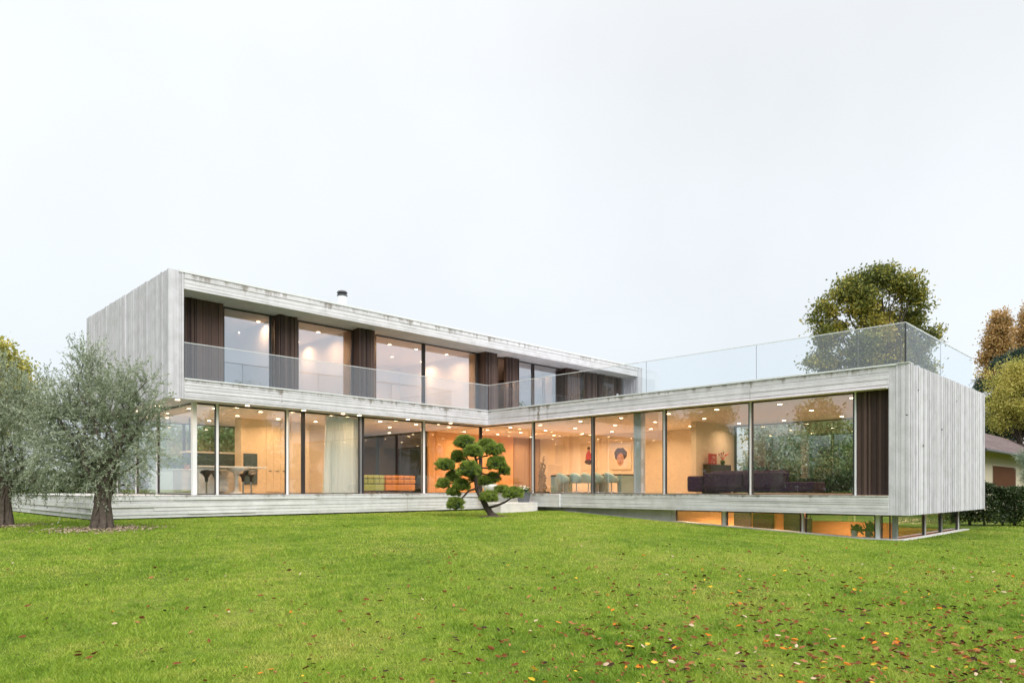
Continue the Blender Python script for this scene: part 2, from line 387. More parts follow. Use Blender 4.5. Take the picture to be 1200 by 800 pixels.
# --- left wing plinth / terrace
PX, PY = 5.5, 33.8
mb = MB(); mb.box(PX+.03, X1-.1, Y0+.03, PY, -.86, ZF-.008)
boards_h(mb, Vector((PX+.03, Y0+.03, 0)), EX, -EY, X1-PX-.14, -.86, ZF-.03, seed=25, wmin=.05, wmax=.16, dep=.04, breaks=1.6)
boards_h(mb, Vector((PX+.03, Y0+.03, 0)), EY, -EX, PY-Y0-.03, -.86, ZF-.03, seed=26, wmin=.05, wmax=.16, dep=.04, breaks=1.6)
mb.box(PX, X1-.1, Y0, Y0+.32, ZF-.028, ZF); mb.box(PX, PX+.32, Y0+.321, PY, ZF-.028, ZF)
mb.build('plinth', 'conc_plinth', house)
mb = MB(); mb.box(PX+.12, X1-.1, Y0+.10, PY-.1, -1.4, -.862); mb.build('foundation', 'dark_metal', house)  # recessed base coloured dark, standing for the shadow line under the plinth
# --- foundation wall and basement shell
BX, BY, BX2, BW = 20.97, 6.12, 27.4, 13.2
mb = MB(); mb.box(BX, BX+.25, BW, Y0-.05, -1.8, ZB-.002)
mb.box(BX-.012, BX, BW, 15.4, -1.8, ZB-.004); mb.box(BX-.012, BX, 15.41, 17.4, -1.8, ZB-.004)
mb.build('foundation', 'conc_smooth', house)
mb = MB(); mb.box(BX+.25, BX2, BY, 18, -3.4, -3.3); mb.build('basement_floor', 'floor', house)
mb = MB(); mb.box(BX2, BX2+.2, BY+.1, 18, -3.3, -1.38); mb.box(BX+.0, BX2, BY-.0, BY+.2, -3.3, -1.46); mb.box(BX, BX+.2, BY+.2, BW, -3.3, -1.5)
mb.box(BX2, BX2+.2, 11.2, 18, -1.38, ZB-.002); mb.box(BX2-.1, BX2-.002, 8.1, 11.2, -3.3, -1.24)
mb.box(BX+.25, BX2, 17.8, 18, -3.3, ZB-.002)
mb.box(22.6, 22.75, 11.75, 17.8, -3.3, ZB-.002); mb.box(25.2, 25.35, 10.75, 17.8, -3.3, ZB-.002)
mb.box(22.75, 22.9, 11.2, 11.32, -3.3, ZB-.002)
mb.build('basement_wall', 'orange_wall', house)
mb = MB()
mb.box(22.64, 22.72, 11.15, 11.75, -3.2, ZB-.01); mb.build('basement_door', 'darkwood', house)
MB().box(25.12, 25.19, 11.5, 12.7, -3.1, -.95).build('basement_door', 'darkwood', house)
MB().box(24.0, 24.1, 9.9, 10.6, -3.2, ZB-.01).build('basement_column', 'darkwood', house)
MB().box(23.2, 23.35, 9.35, 10.0, -2.0, -.98).build('basement_cabinet', 'black', house)
mb = MB()
for (a, b_) in ((BY-.05, BW),):
    n = 12
    for i in range(n):
        y0 = a+(b_-a)*i/n; y1 = a+(b_-a)*(i+1)/n; xg = BX-.08
        z0, z1 = gz(xg, y0)+.035, gz(xg, y1)+.035
        mb.hexa([(xg, y0, -1.7), (BX+.2, y0, -1.7), (BX+.2, y1, -1.7), (xg, y1, -1.7), (xg, y0, z0), (BX+.2, y0, z0), (BX+.2, y1, z1), (xg, y1, z1)])
for i in range(8):
    x0 = BX-.08+(BX2+.7-BX)*i/8; x1 = BX-.08+(BX2+.7-BX)*(i+1)/8; z0, z1 = gz(x0, BY-.2)+.04, gz(x1, BY-.2)+.04
    mb.hexa([(x0, BY-.22, -1.7), (x1, BY-.22, -1.7), (x1, BY-.052, -1.7), (x0, BY-.052, -1.7), (x0, BY-.22, z0), (x1, BY-.22, z1), (x1, BY-.052, z1), (x0, BY-.052, z0)])
mb.build('kerb', 'conc_smooth', house)

# --- glazing
def mullion(x0, x1, y0, y1, z0, z1, mat): return MB().box(x0, x1, y0, y1, z0, z1).build('mullion', mat, house)
def ring(c, js, bb, tt, n0, n1, ax):
    inn = [(c[0][0]+js, c[0][1]+bb), (c[1][0]-js, c[1][1]+bb), (c[2][0]-js, c[2][1]-tt), (c[3][0]+js, c[3][1]-tt)]
    mb = MB(); P = (lambda q, n: (q[0], n, q[1])) if ax == 'x' else (lambda q, n: (n, q[0], q[1]))
    for n in (n0, n1):
        for q in list(c)+inn: mb.v.append(P(q, n))
    for i in range(4):
        j = (i+1) % 4
        mb.f += [(i, j, 4+j, 4+i), (8+i, 12+i, 12+j, 8+j), (i, 8+i, 8+j, j), (4+i, 4+j, 12+j, 12+i)]
    return mb
def window_x(xa, xb, y, z0, z1, fm='dark_metal', gm='glass'):      # runs along x
    f = ring([(xa, z0+.002), (xb, z0+.002), (xb, z1-.002), (xa, z1-.002)], .02, .03, .048, y-.03, y+.04, 'x').build('window', fm, house)
    return MB().box(xa+.002, xb-.002, y, y+.012, z0+.034, z1-.048).build('pane', gm, f)
def window_y(ya, yb, x, z0, z1, fm='dark_metal', gm='glass'):      # runs along y
    f = ring([(ya, z0+.002), (yb, z0+.002), (yb, z1-.002), (ya, z1-.002)], .02, .03, .048, x-.03, x+.04, 'y').build('window', fm, house)
    return MB().box(x, x+.012, ya+.002, yb-.002, z0+.034, z1-.048).build('pane', gm, f)
YG, XG, XL = 22.72, 20.78, 8.55
lp = [(228, .13, 'white_metal'), (254, .075, 'white_metal'), (336, .075, 'white_metal'), (355, .03, 'dark_metal'), (422, .08, 'grey_metal'), (496, .09, 'white_metal')]
xs = [XL]+[X(u, YG) for u, _, _ in lp[1:]]+[XG]
for (u, w, m_), x in zip(lp, xs):
    mullion(x-w/2, x+w/2, YG-.06, YG+.08, ZF, ZS0-.001, m_)
mullion(XG-.04, XG+.06, YG-.05, YG+.08, ZF, ZS0-.001, 'dark_metal')
mullion(X(424.5, YG)-.0, X(424.5, YG)+.05, YG-.055, YG+.075, ZF, ZS0-.001, 'dark_metal')
for a, b_ in zip(xs[:-1], xs[1:]): window_x(a+.05, b_-.04, YG, ZF, ZS0)
yp = [YG, Y(185, XL), Y(185, XL)+2.2, 30.4]
for y in yp[1:]: mullion(XL-.05, XL+.05, y-.05, y+.05, ZF, ZS0-.001, 'white_metal')
for a, b_ in zip(yp[:-1], yp[1:]): window_y(a+.09, b_-.06, XL, ZF, ZS0)
ru = [625, 695, 779, 880, 1003]
ys = [YG]+[Y(u, XG) for u in ru]
for u, y in zip(ru, ys[1:]): mullion(XG-.05, XG+.06, y-.02, y+.02, ZF, ZS0-.001, 'white_metal' if u != 695 else 'grey_metal'); mullion(XG-.045, XG+.055, y+.0215, y+.045, ZF, ZS0-.001, 'dark_metal')
for a, b_ in zip(ys[:-1], ys[1:]): window_y(b_+.05, a-.05, XG, ZF, ZS0)
# back glazing of the living room, of the kitchen and of the sofa room
for a, b_ in ((6.25, 9.3), (9.36, 14.6)): window_y(a, b_, 28.3, ZF, ZS0); mullion(28.26, 28.36, b_, b_+.06, ZF, ZS0-.001, 'dark_metal')
for a, b_ in ((XL+.06, 11.0), (11.06, 14.2)): window_x(a, b_, 30.4, ZF, ZS0); mullion(b_, b_+.06, 30.37, 30.47, ZF, ZS0-.001, 'dark_metal')
for a, b_ in ((26.2, 28.2), (28.26, 30.3)): window_y(a, b_, 20.5, ZF, ZS0, gm='glass'); mullion(20.46, 20.56, b_, b_+.055, ZF, ZS0-.001, 'dark_metal')
# basement glazing
bu = [(790, .16, 'conc_smooth'), (849, .12, 'white_metal'), (941, .05, 'coping'), (1029, .11, 'white_metal')]
by = [Y(u, BX+.05) for u, _, _ in bu]
for (u, w, m_), y in zip(bu, by): mullion(BX+.01, BX+.12, y-w/2, y+w/2, -1.5, ZB-.004, m_)
mullion(BX+.01, BX+.14, BY, BY+.12, -1.5, ZB-.004, 'grey_metal')
be = by+[BY+.1]
for a, b_ in zip(be[:-1], be[1:]): window_y(b_+.07, a-.09, BX+.05, -1.5, ZB-.002)
bxs = [BX+.12, X(1085, BY), X(1104, BY), BX2+.2]
for i, x in enumerate(bxs[1:]): mullion(x-(.02, .08, .04)[i], x+(.02, .08, .04)[i], BY+.0, BY+.09, -1.5, ZB-.004, ('coping', 'grey_metal', 'white_metal')[i])
for a, b_ in zip(bxs[:-1], bxs[1:]): window_x(a+.05, b_-.09, BY+.04, -1.46, ZB-.002)
window_y(BY+.2, 11.1, BX2+.1, -1.38, ZB-.002)
# --- upper facade
YU = 23.28; YT = 22.93
ups = [(262, 318), (319.5, 349), (349, 414), (440, 496), (497.5, 560), (583, 598), (598, 624), (625.5, 664), (676, 690), (697, 735)]
for a, b_ in ups: window_x(X(a, YU), X(b_, YU)-.05, YU, ZS1+.02, ZR0, gm='glass_up')
for u in (318, 496.5, 624, 349, 414, 560): x = X(u, YU); mullion(x-.045, x-.002, YU-.05, YU+.06, ZS1+.01, ZR0-.001, 'dark_metal')
def timber(name, O, U, Nn, L, z0, z1, seed, thick):
    mb = MB(); mb.fr(O, U, EZ, Nn, 0.004, L-.004, z0+.004, z1-.004, -thick, -.012)
    boards_v(mb, O-Nn*.012, U, Nn, L, z0, z1, wmin=.03, wmax=.11, dep=.05, seed=seed, gap=.012)
    return mb, mb
scr = [(217, 262, .2), (326.5, 349, .30), (421, 439.5, .42), (569.5, 583, .55), (594, 608, .2), (664, 679, .35), (688, 699, .3), (703, 728, .2)]
for i, (a, b_, th) in enumerate(scr):
    yt = 22.72 if th > .35 else YT
    xa, xb = X(a, yt), X(b_, yt); mb, _ = timber('s', Vector((xa, yt, 0)), EX, -EY, xb-xa, ZS1+.015, ZR0-.003, 40+i, th)
    boards_v(mb, Vector((xa+.012, yt, 0)), EY, -EX, th, ZS1+.015, ZR0-.003, wmin=.03, wmax=.08, dep=.03, seed=60+i, gap=.012)
    mb.build('timber_screen', 'timber', house)
ya, yb = Y2+.505, Y(1003, XG)-.03
mb, _ = timber('s', Vector((X1+.22, ya, 0)), EY, -EX, yb-ya, ZF+.012, ZS0-.003, 77, .12); mb.build('timber_screen', 'timber', house)

# --- interior shell
mb = MB(); mb.box(XL+.1, X1, YG+.09, 30.3, ZF-.004, ZF+.004); mb.box(X1+.001, 28.2, Y2+.52, 30.3, ZF-.003, ZF+.005); mb.build('floor', 'floor', house)
mb = MB(); mb.box(XL+.06, 20.4, YG+.09, 30.35, ZS0-.012, ZS0-.003); mb.box(20.401, 28.25, Y2+.52, 30.35, ZS0-.012, ZS0-.003); mb.build('ceiling', 'ceiling', house)
mb = MB(); mb.box(28.3, 28.5, 14.72, 30.4, ZF, ZS0-.001); mb.build('interior_wall', 'plaster', house)
mb = MB(); mb.box(25.2, 28.299, 14.72, 14.95, ZF+.01, ZS0-.013); mb.build('interior_wall', 'plaster', house)
mb = MB(); mb.box(20.56, 26.2, 26.1, 26.25, ZF+.01, ZS0-.013); mb.build('interior_wall', 'orange_wall', house)
mb = MB(); mb.box(26.2, 28.299, 26.12, 26.25, ZF+.01, ZS0-.013); mb.box(26.22, 27.05, 26.08, 26.119, ZF+.01, 2.3); mb.box(27.07, 27.9, 26.08, 26.119, ZF+.01, 2.3); mb.build('interior_door', 'midwood', house)
mb = MB(); mb.box(14.3, 20.45, 30.3, 30.45, ZF, ZS0-.001); mb.build('interior_wall', 'darkwood', house)
mb = MB(); mb.box(20.56, 20.7, 26.251, 30.3, ZF+.01, ZS0-.013); mb.build('interior_wall', 'darkwood', house)  # dark sheet behind the panes, colour stands for the unlit room beyond
mb = MB(); mb.box(X(338, 25.6), X(362, 26.6), 26.6, 26.8, ZF+.01, ZS0-.013); mb.build('interior_wall', 'plaster', house)
mb = MB(); mb.box(14.6, 17.0, 26.9, 27.05, ZF+.01, ZS0-.013); mb.build('interior_wall', 'plaster', house)
mb = MB(); mb.box(20.93, 21.2, Y(751, 20.93), Y(742.5, 20.93), ZF+.01, ZS0-.013); mb.build('column', 'conc_end', house)
# upper rooms
mb = MB(); mb.box(X0+.46, XE-.48, YU+.1, YB-.31, ZS1+.002, ZS1+.02); mb.build('floor', 'floor', house)
mb = MB(); mb.box(X0+.46, XE-.48, YU+.05, YB-.31, ZR0-.012, ZR0-.002); mb.build('ceiling', 'ceiling', house)
for x, m_ in ((X(328, YU), 'plaster'), (X(412, YU), 'plaster'), (X(558, YU), 'plaster'), (X(664, YU), 'darkwood')):
    MB().box(x, x+.15, YU+.07, YB-.32, ZS1+.021, ZR0-.013).build('interior_wall', m_, house)
MB().box(X0+.47, X(558, YU), 29.0, 29.1, ZS1+.022, ZR0-.014).build('interior_wall', 'plaster', house)

# --- glass railings
def rail(points, along, fixed, name='glass_railing'):
    f = MB()
    for a, b_ in zip(points[:-1], points[1:]):
        if along == 'x': f.box(a, b_, fixed-.012, fixed+.024, 4.415, 4.432)
        else: f.box(fixed-.012, fixed+.024, a, b_, 4.415, 4.432)
    f = f.build(name, 'coping', house)
    for a, b_ in zip(points[:-1], points[1:]):
        if along == 'x': MB().box(a+.012, b_-.012, fixed, fixed+.014, ZS1+.03, 4.414).build('panel', 'rail_glass', f)
        else: MB().box(fixed, fixed+.014, a+.012, b_-.012, ZS1+.03, 4.414).build('panel', 'rail_glass', f)
    for p in points[1:-1]:
        mbp = MB()
        if along == 'x': mbp.box(p-.006, p+.006, fixed+.016, fixed+.028, ZS1+.03, 4.413)
        else: mbp.box(fixed+.016, fixed+.028, p-.006, p+.006, ZS1+.03, 4.413)
        mbp.build('joint', 'grey_metal', f)
rail([8.0, 10.9, X(413, 22.06), 17.3, X1+.07], 'x', 22.06)
rail([Y2+.1, Y(1005, X1+.07), Y(886, X1+.07), Y(757, X1+.07), 18.9, 22.04], 'y', X1+.07)
rail([X1+.1, 24.1, 27.95], 'x', Y2+.1)
mullion(X1+.06, X1+.10, Y2+.08, Y2+.12, ZS1+.02, 4.41, 'dark_metal')

# --- lights recessed in soffits and ceilings
WARM = (1.0, .61, .34)
def downlight(x, y, z, power, r=.07):
    b = MB().lathe((x, y, z-.012), [(r*1.45, 0), (r*1.45, .008), (r*1.05, .010)], 14).build('downlight', 'white_metal', house)
    MB().lathe((x, y, z-.017), [(r*.98, 0), (r*.98, .004)], 12).build('lens', 'lens', b)
    if power:
        L = bpy.data.lights.new('lamp', 'AREA'); L.shape = 'DISK'; L.size = .1; L.energy = power; L.color = WARM; L.spread = math.radians(150)
        o = bpy.data.objects.new('lamp', L); COL.objects.link(o); o.parent = b; o.location = Vector((x, y, z-.022))-Vector(house['_o'])
for u in (208, 290, 356, 402, 421, 478, 528): downlight(X(u, 22.33), 22.33, ZS0, 5)
for y in (24.5, 26.6, 28.8): downlight(8.05, y, ZS0, 5)
P1 = 23
for x in (9.6, 11.2, 12.8, 14.4, 16.2, 18.0, 19.8):
    for y in (23.7, 25.6, 28.2): downlight(x, y, ZS0-.012, P1*(.75 if x < 15 else .45))
for x in (22.0, 24.2, 26.6):
    for y in (23.6, 25.2): downlight(x, y, ZS0-.012, P1*1.1)
for y in (7.6, 9.8, 12.0, 13.9):
    for x in (21.9, 24.4, 27.2): downlight(x, y, ZS0-.012, P1*.72)
for y in (16.0, 18.0, 20.2, 22.0):
    for x in (21.9, 24.2, 26.9): downlight(x, y, ZS0-.012, P1*1.15)
for x, p in ((X(300, 24.6), 16), (X(370, 24.6), 32), (X(392, 25), 32), (X(455, 24.5), 22), (X(478, 25), 22), (X(520, 24.6), 32), (X(545, 25), 32)):
    downlight(x, 24.4, ZR0-.013, p); downlight(x+.3, 26.6, ZR0-.013, p)
for x, y in ((21.7, 12.6), (21.9, 9.5), (24.0, 9.8), (24, 12.3), (26, 9.5), (21.9, 11.2)): downlight(x, y, ZB-.006, 40)
# chimney
mb = MB(); mb.lathe((X(401, 24.5), 24.5, ZR1), [(.17, 0), (.17, 1.04), (.18, 1.06)], 24); ch = mb.build('chimney', 'coping', house, smooth=False)
mb = MB(); c = (X(401, 24.5), 24.5, ZR1+1.07)
for k in range(2): mb.lathe((c[0], c[1], c[2]+k*.11), [(.20, 0), (.21, .03), (.17, .085), (.12, .10)], 24)
mb.build('cowl', 'dark_metal', ch)
mb = MB(); p = at(769, 455, 26.5); mb.box(p.x-.12, p.x+.12, p.y-.1, p.y+.1, ZS1+.015, ZS1+.2); mb.box(p.x-.22, p.x+.22, p.y-.16, p.y+.16, ZS1+.2, ZS1+.26); mb.build('vent', 'dark_metal', house)
# wall lamp on the far screen
mb = MB(); x = X(722, 22.9); mb.box(x-.05, x+.05, 22.78, 22.85, 4.9, 5.12); mb.build('wall_lamp', 'white_metal', house)

# ---------------------------------------------------------------- steps and pots at the inner corner
mb = MB(); mb.rbox(18.4, X1-.11, 19.0, 19.8, -1.1, -.55, .01, 1)
tag(mb.build('step', 'conc_smooth', origin=(19.4, 19.4, -1.1)), 'wide pale concrete step in the inner corner of the house behind the pine', 'step')
p = Vector((20.0, 19.35, -.55))
pot = thing('flower_pot', 'square grey pot of white flowers on the concrete step right of the pine', 'flower pot', p)
def square_pot(o, p, w0, w1, h, mat):
    mb = MB(); mb.hexa([p+Vector(q) for q in ((-w0, -w0, 0), (w0, -w0, 0), (w0, w0, 0), (-w0, w0, 0), (-w1, -w1, h), (w1, -w1, h), (w1, w1, h), (-w1, w1, h))])
    mb.box(p.x-w1-.012, p.x+w1+.012, p.y-w1-.012, p.y+w1+.012, p.z+h, p.z+h+.03); mb.build('pot', mat, o)
square_pot(pot, p, .15, .21, .38, 'pot_grey')
P = np.array(p)+np.array([0, 0, .46])+rng.normal(size=(260, 3))*np.array([.13, .13, .07]); V, Fc = leaves(P, .1, .05); npmesh('foliage', V, Fc, 'green', pot)
mb = MB()
for k in range(16):
    q = p+Vector((random.uniform(-.2, .2), random.uniform(-.2, .2), .50+random.uniform(0, .14)))
    for j in range(5):
        a = j*1.257; mb.tube([q, q+Vector((math.cos(a)*.04, math.sin(a)*.04, .015))], [.012, .02], 5)
mb.build('flower', 'petal', pot)
p = at(574, 578, 29.3); p.z = ZF
wp = thing('white_planter', 'white bowl planter on the terrace edge half hidden behind the pine', 'planter', p)
MB().lathe(p, [(.16, 0), (.22, .05), (.32, .25), (.35, .36), (.32, .37), (.29, .30)], 24).build('bowl', 'white', wp, smooth=True)
P = np.array(p)+np.array([0, 0, .42])+rng.normal(size=(200, 3))*np.array([.12, .12, .06]); V, Fc = leaves(P, .12, .05); npmesh('foliage', V, Fc, 'green', wp)

# ---------------------------------------------------------------- furniture: kitchen
def kit(): pass
t = thing('kitchen_island', 'low white drawer unit standing inside the left corner window', 'kitchen cabinet', (9.7, 25.4, ZF))
mb = MB().box(9.0, 10.6, 25.03, 25.85, ZF+.08, .62); mb.box(9.06, 10.54, 25.1, 25.8, ZF+.005, ZF+.08); mb.build('cabinet', 'white', t)
for z0, z1 in ((-.1, .10), (.13, .34), (.37, .60)): MB().box(9.02, 10.58, 25.0, 25.028, z0, z1).build('drawer', 'white', t)
MB().rbox(8.97, 10.65, 24.98, 25.9, .62, .66, .008, 1).build('worktop', 'white', t)
p = Vector((9.25, 25.25, .66)); t = thing('potted_plant', 'small plant in a terracotta pot on the white drawer unit', 'plant', p)
MB().lathe(p, [(.07, 0), (.10, .16), (.085, .165)], 14).build('pot', 'terracotta', t)
P = np.array(p)+np.array([0, 0, .16])+rng.normal(size=(60, 3))*np.array([.03, .03, .03]); V, Fc = leaves(P, .3, .05, np.tile([.3, 0, 1.], (60, 1)), .5); npmesh('foliage', V, Fc, 'green', t)
t = thing('breakfast_bar', 'long white bar counter behind the black stools', 'bar counter', (10.5, 24.6, ZF))
MB().rbox(9.3, 11.75, 24.35, 24.95, .72, .78, .01, 1).build('worktop', 'white', t)
MB().lathe((10.75, 24.65, ZF+.008), [(.28, 0), (.28, .02), (.08, .1), (.06, .5), (.12, .75), (.42, .905)], 20).build('pedestal', 'white', t, smooth=True)
MB().box(9.35, 9.95, 24.42, 24.9, ZF+.006, .718).build('side_panel', 'white', t)
st = thing('bar_stool', '', 'bar stool', (0, 0, 0), 'black bar stools along the white counter', local=True)
mb = MB(); n0 = len(mb.v); seg = 20
for r, z0, zk in ((.05, .42, 0), (.06, .55, 0), (.12, .66, .01), (.19, .72, .06), (.205, .735, .085), (.17, .725, .05), (.08, .70, 0)):
    for k in range(seg):
        w = 2*math.pi*k/seg; mb.v.append((r*math.cos(w), r*math.sin(w), z0+zk*math.cos(w)))
for i in range(6):
    for k in range(seg):
        A = i*seg+k; B = i*seg+(k+1) % seg; mb.f.append((A, B, B+seg, A+seg))
mb.f.append(tuple(range(6*seg, 7*seg))); mb.build('seat', 'black', st, smooth=True)
MB().lathe((0, 0, 0), [(.03, .03), (.03, .43)], 10).build('stem', 'chrome', st)
MB().lathe((0, 0, 0), [(.21, 0.006), (.21, .02), (.05, .035)], 20).build('base', 'chrome', st)
sl = [(242, 23.9, 'black bar stool nearest the white corner post of the glass wall'), (253, 24.15, 'black bar stool partly behind the second white window post'),
      (285, 23.95, 'black bar stool in front of the dark oven column'), (294.5, 23.9, 'black bar stool at the right end of the white counter')]
for i, (u, y, lab) in enumerate(sl):
    loc = (X(u, y), y, ZF+.005); rz = random.uniform(0, 6)
    if i == 0: st.location = loc; st.rotation_euler.z = rz; st['label'] = lab
    else: copy_thing(st, loc, rz, lab)
xa, xb = X(283, 26.4), X(337, 26.4)
t = thing('tall_cabinet', 'full height cream kitchen cupboards lit warm orange behind the counter', 'cupboard', (xa, 26.5, ZF))
MB().box(xa, xb, 26.42, 27.0, ZF+.006, ZS0-.014).build('cabinet', 'cream', t)
w = (xb-xa-1.0)/3
for k in range(3):
    d = MB().box(xa+1.0+k*w+.005, xa+1.0+(k+1)*w-.005, 26.39, 26.418, ZF+.08, ZS0-.06).build('door', 'cream', t)
    MB().box(xa+1.0+k*w+.08, xa+1.0+(k+1)*w-.08, 26.37, 26.389, .68, .71).build('handle', 'chrome', d)
ov = MB().box(xa+.08, xa+.62, 26.37, 26.41, .15, 1.35).build('oven', 'teal', t)
MB().box(xa+.1, xa+.6, 26.35, 26.368, .70, .73).build('handle', 'chrome', ov)
t = thing('hanging_shelf', 'wide glass fronted shelf unit hanging over the kitchen worktop', 'shelf', (10.9, 27.6, .7))
MB().box(10.1, 12.3, 27.4, 27.9, .75, 1.35).build('cabinet', 'teal', t); MB().box(10.0, 12.4, 27.35, 27.95, 1.352, 1.42).build('top', 'white', t)
for x in (10.2, 12.2): MB().box(x, x+.04, 27.6, 27.64, 1.421, ZS0-.014).build('post', 'dark_metal', t)
MB().box(10.1, 12.3, 27.38, 27.92, ZF+.006, .745).build('base', 'white', t)
# curtain
xa, xb = X(379, 23.15), X(420, 23.15)
mb = MB(); n = 90; R = random.Random(4); ph = 0
for j, z in enumerate(np.linspace(ZF+.02, ZS0-.03, 9)):
    k = (z-ZF)/2.9
    for i in range(n+1):
        f = i/n; x = xa+.12*k+(xb-xa-.12*k)*f; y = 23.15+.06*math.sin(i*.95+math.sin(i*.3)*1.4)+.02*math.sin(i*2.3)+.03*(1-k)*math.sin(i*.21)
        mb.v.append((x, y, z)); mb.v.append((x, y+.006, z))
for j in range(8):
    for i in range(n):
        a = (j*(n+1)+i)*2; b_ = a+(n+1)*2
        mb.f += [(a, a+2, b_+2, b_), (a+1, b_+1, b_+3, a+3)]
cu = mb.build('curtain', 'curtain', None, origin=((xa+xb)/2, 23.15, ZF), smooth=True); tag(cu, 'sheer white floor length curtain hanging behind the ground floor glass', 'curtain')
# tufted sofa, two tones
def sofa_block(name, label, x0, x1, y0, y1, mat):
    t = thing(name, label, 'sofa', ((x0+x1)/2, (y0+y1)/2, ZF))
    MB().rbox(x0, x1, y0, y1, ZF+.1, .18, .05).build('seat', mat, t)
    mb = MB(); n = max(3, int((x1-x0)/.28))
    for k in range(n):
        a = x0+(x1-x0)*k/n; b_ = x0+(x1-x0)*(k+1)/n
        mb.rbox(a+.004, b_-.004, y0-.02, y0+.24, .2, .40, .05); mb.rbox(a+.004, b_-.004, y0-.015, y0+.22, .41, .56, .05)
    mb.build('backrest', mat, t)
    for q in ((x0+.1, y0+.1), (x1-.1, y0+.1), (x0+.1, y1-.1), (x1-.1, y1-.1)): MB().lathe((q[0], q[1], ZF+.005), [(.02, 0), (.03, .1)], 8).build('leg', 'dark_metal', t)
yy = 24.9
sofa_block('sofa', 'orange tufted leather sofa behind the ground floor glass', X(452, yy), X(487, yy), yy, yy+.9, 'orange_leather')
sofa_block('sofa', 'olive green sofa left of the orange one behind the glass', X(424, yy), X(451, yy), yy, yy+.9, 'green_leather')
# dining table
x0t, x1t = 22.0, 22.95; y1t, y0t = Y(645, 22.0), Y(728, 22.0)
t = thing('dining_table', 'long pale green dining table with solid panel ends behind the glass', 'table', (22.4, (y0t+y1t)/2, ZF))
MB().rbox(x0t, x1t, y0t, y1t, .50, .56, .01, 1).build('tabletop', 'darkwood', t)
for a, b_ in ((y1t-.42, y1t-.005), ((y0t+y1t)/2-.55, (y0t+y1t)/2-.3), (y0t+.005, y0t+.2)): MB().box(x0t+.02, x1t-.02, a, b_, ZF+.006, .499).build('leg', 'pale_green', t)
ch = thing('shell_chair', '', 'chair', (0, 0, 0), 'pale green chairs along the dining table', local=True)
mb = MB(); seg = 20; rows = [(.05, .40, 0), (.20, .40, 0), (.27, .46, .02), (.285, .60, .12), (.27, .66, .16), (.25, .64, .14), (.24, .50, .02), (.05, .44, 0)]
for r, z, zk in rows:
    for k in range(seg):
        w = 2*math.pi*k/seg; mb.v.append((r*math.cos(w), r*math.sin(w), z+zk*max(-.9, math.cos(w))))
for i in range(len(rows)-1):
    for k in range(seg):
        A = i*seg+k; B = i*seg+(k+1) % seg; mb.f.append((A, B, B+seg, A+seg))
mb.f.append(tuple(range(7*seg, 8*seg))); mb.build('seat', 'pale_green', ch, smooth=True)
MB().lathe((0, 0, 0), [(.025, .03), (.025, .41)], 8).build('stem', 'chrome', ch)
for k in range(4):
    a = k*math.pi/2+.4; MB().tube([(0, 0, .05), (math.cos(a)*.27, math.sin(a)*.27, .015)], [.018, .012], 6).build('leg', 'chrome', ch)
cl = [(660, 21.72, 'pale green shell chair closest to the driftwood sculpture'), (675.5, 21.72, 'second pale green shell chair from the driftwood sculpture'),
      (689.5, 21.70, 'pale green shell chair below the painting of the red figure'), (701, 21.9, 'pale green shell chair just right of the dark window post'),
      (716.5, 21.72, 'pale green shell chair below the painted head, nearest the concrete column')]
for i, (u, x, lab) in enumerate(cl):
    loc = (x, Y(u, x), ZF+.006); rz = math.pi+random.uniform(-.3, .3)
    if i == 0: ch.location = loc; ch.rotation_euler.z = rz; ch['label'] = lab
    else: copy_thing(ch, loc, rz, lab)
# driftwood sculpture
p = Vector((21.9, Y(635.5, 21.9), ZF+.006)); t = thing('driftwood_sculpture', 'tall twisted driftwood sculpture on a dark base beside the dining table', 'sculpture', p)
MB().rbox(p.x-.2, p.x+.2, p.y-.25, p.y+.25, p.z, p.z+.06, .01, 1).build('base', 'darkwood', t)
mb = MB()
for s in range(5):
    pts = []; rad = []
    for k in range(16):
        f = k/15; a = s*1.256+f*5.0; rr = .11*(1-.4*f)+.05*math.sin(k*1.7+s)
        pts.append(p+Vector((rr*math.cos(a), rr*1.3*math.sin(a), .06+f*(1.5-.12*s)))); rad.append(.055*(1-.7*f)+.012*math.sin(k*2.1+s*2)+.01)
    mb.tube(pts, rad, 7, .35, s)
mb.build('carving', 'drift', t)
# artworks
def disc(mb, c, ry, rz, thick, seg=20, wob=0, rs=0):
    R = random.Random(rs); n0 = len(mb.v); rr = [1+wob*R.uniform(-1, 1) for _ in range(seg)]
    for dx in (0, -thick):
        for k in range(seg): w = 2*math.pi*k/seg; mb.v.append((c[0]+dx, c[1]+ry*rr[k]*math.cos(w), c[2]+rz*rr[k]*math.sin(w)))
    mb.f.append(tuple(n0+k for k in range(seg))); mb.f.append(tuple(n0+seg+k for k in range(seg))[::-1])
    for k in range(seg): mb.f.append((n0+k, n0+(k+1) % seg, n0+seg+(k+1) % seg, n0+seg+k))
yc = Y(727.5, 28.25); D = (28.25+yc)/S2; zc = (HZ-535)/F*D
t = thing('portrait_painting', 'large painting of a face with round dark hair on the dining room wall', 'painting', (28.28, yc, zc-.62))
MB().box(28.25, 28.298, yc-.62, yc+.62, zc-.62, zc+.62).build('canvas', 'canvas', t)
mb = MB(); disc(mb, (28.249, yc+.02, zc+.13), .38, .33, .006, 22, .09, 3); mb.build('painted_hair', 'paintdark', t)
mb = MB(); disc(mb, (28.242, yc+.02, zc-.13), .21, .31, .006, 20, .03, 4); mb.build('painted_face', 'skin', t)
mb = MB()
for dy in (-.09, .09): disc(mb, (28.235, yc+.02+dy, zc-.06), .05, .018, .004, 10)
disc(mb, (28.235, yc+.02, zc-.29), .07, .022, .004, 10); disc(mb, (28.235, yc+.02, zc-.18), .025, .02, .004, 8); mb.build('painted_features', 'paintdark', t)
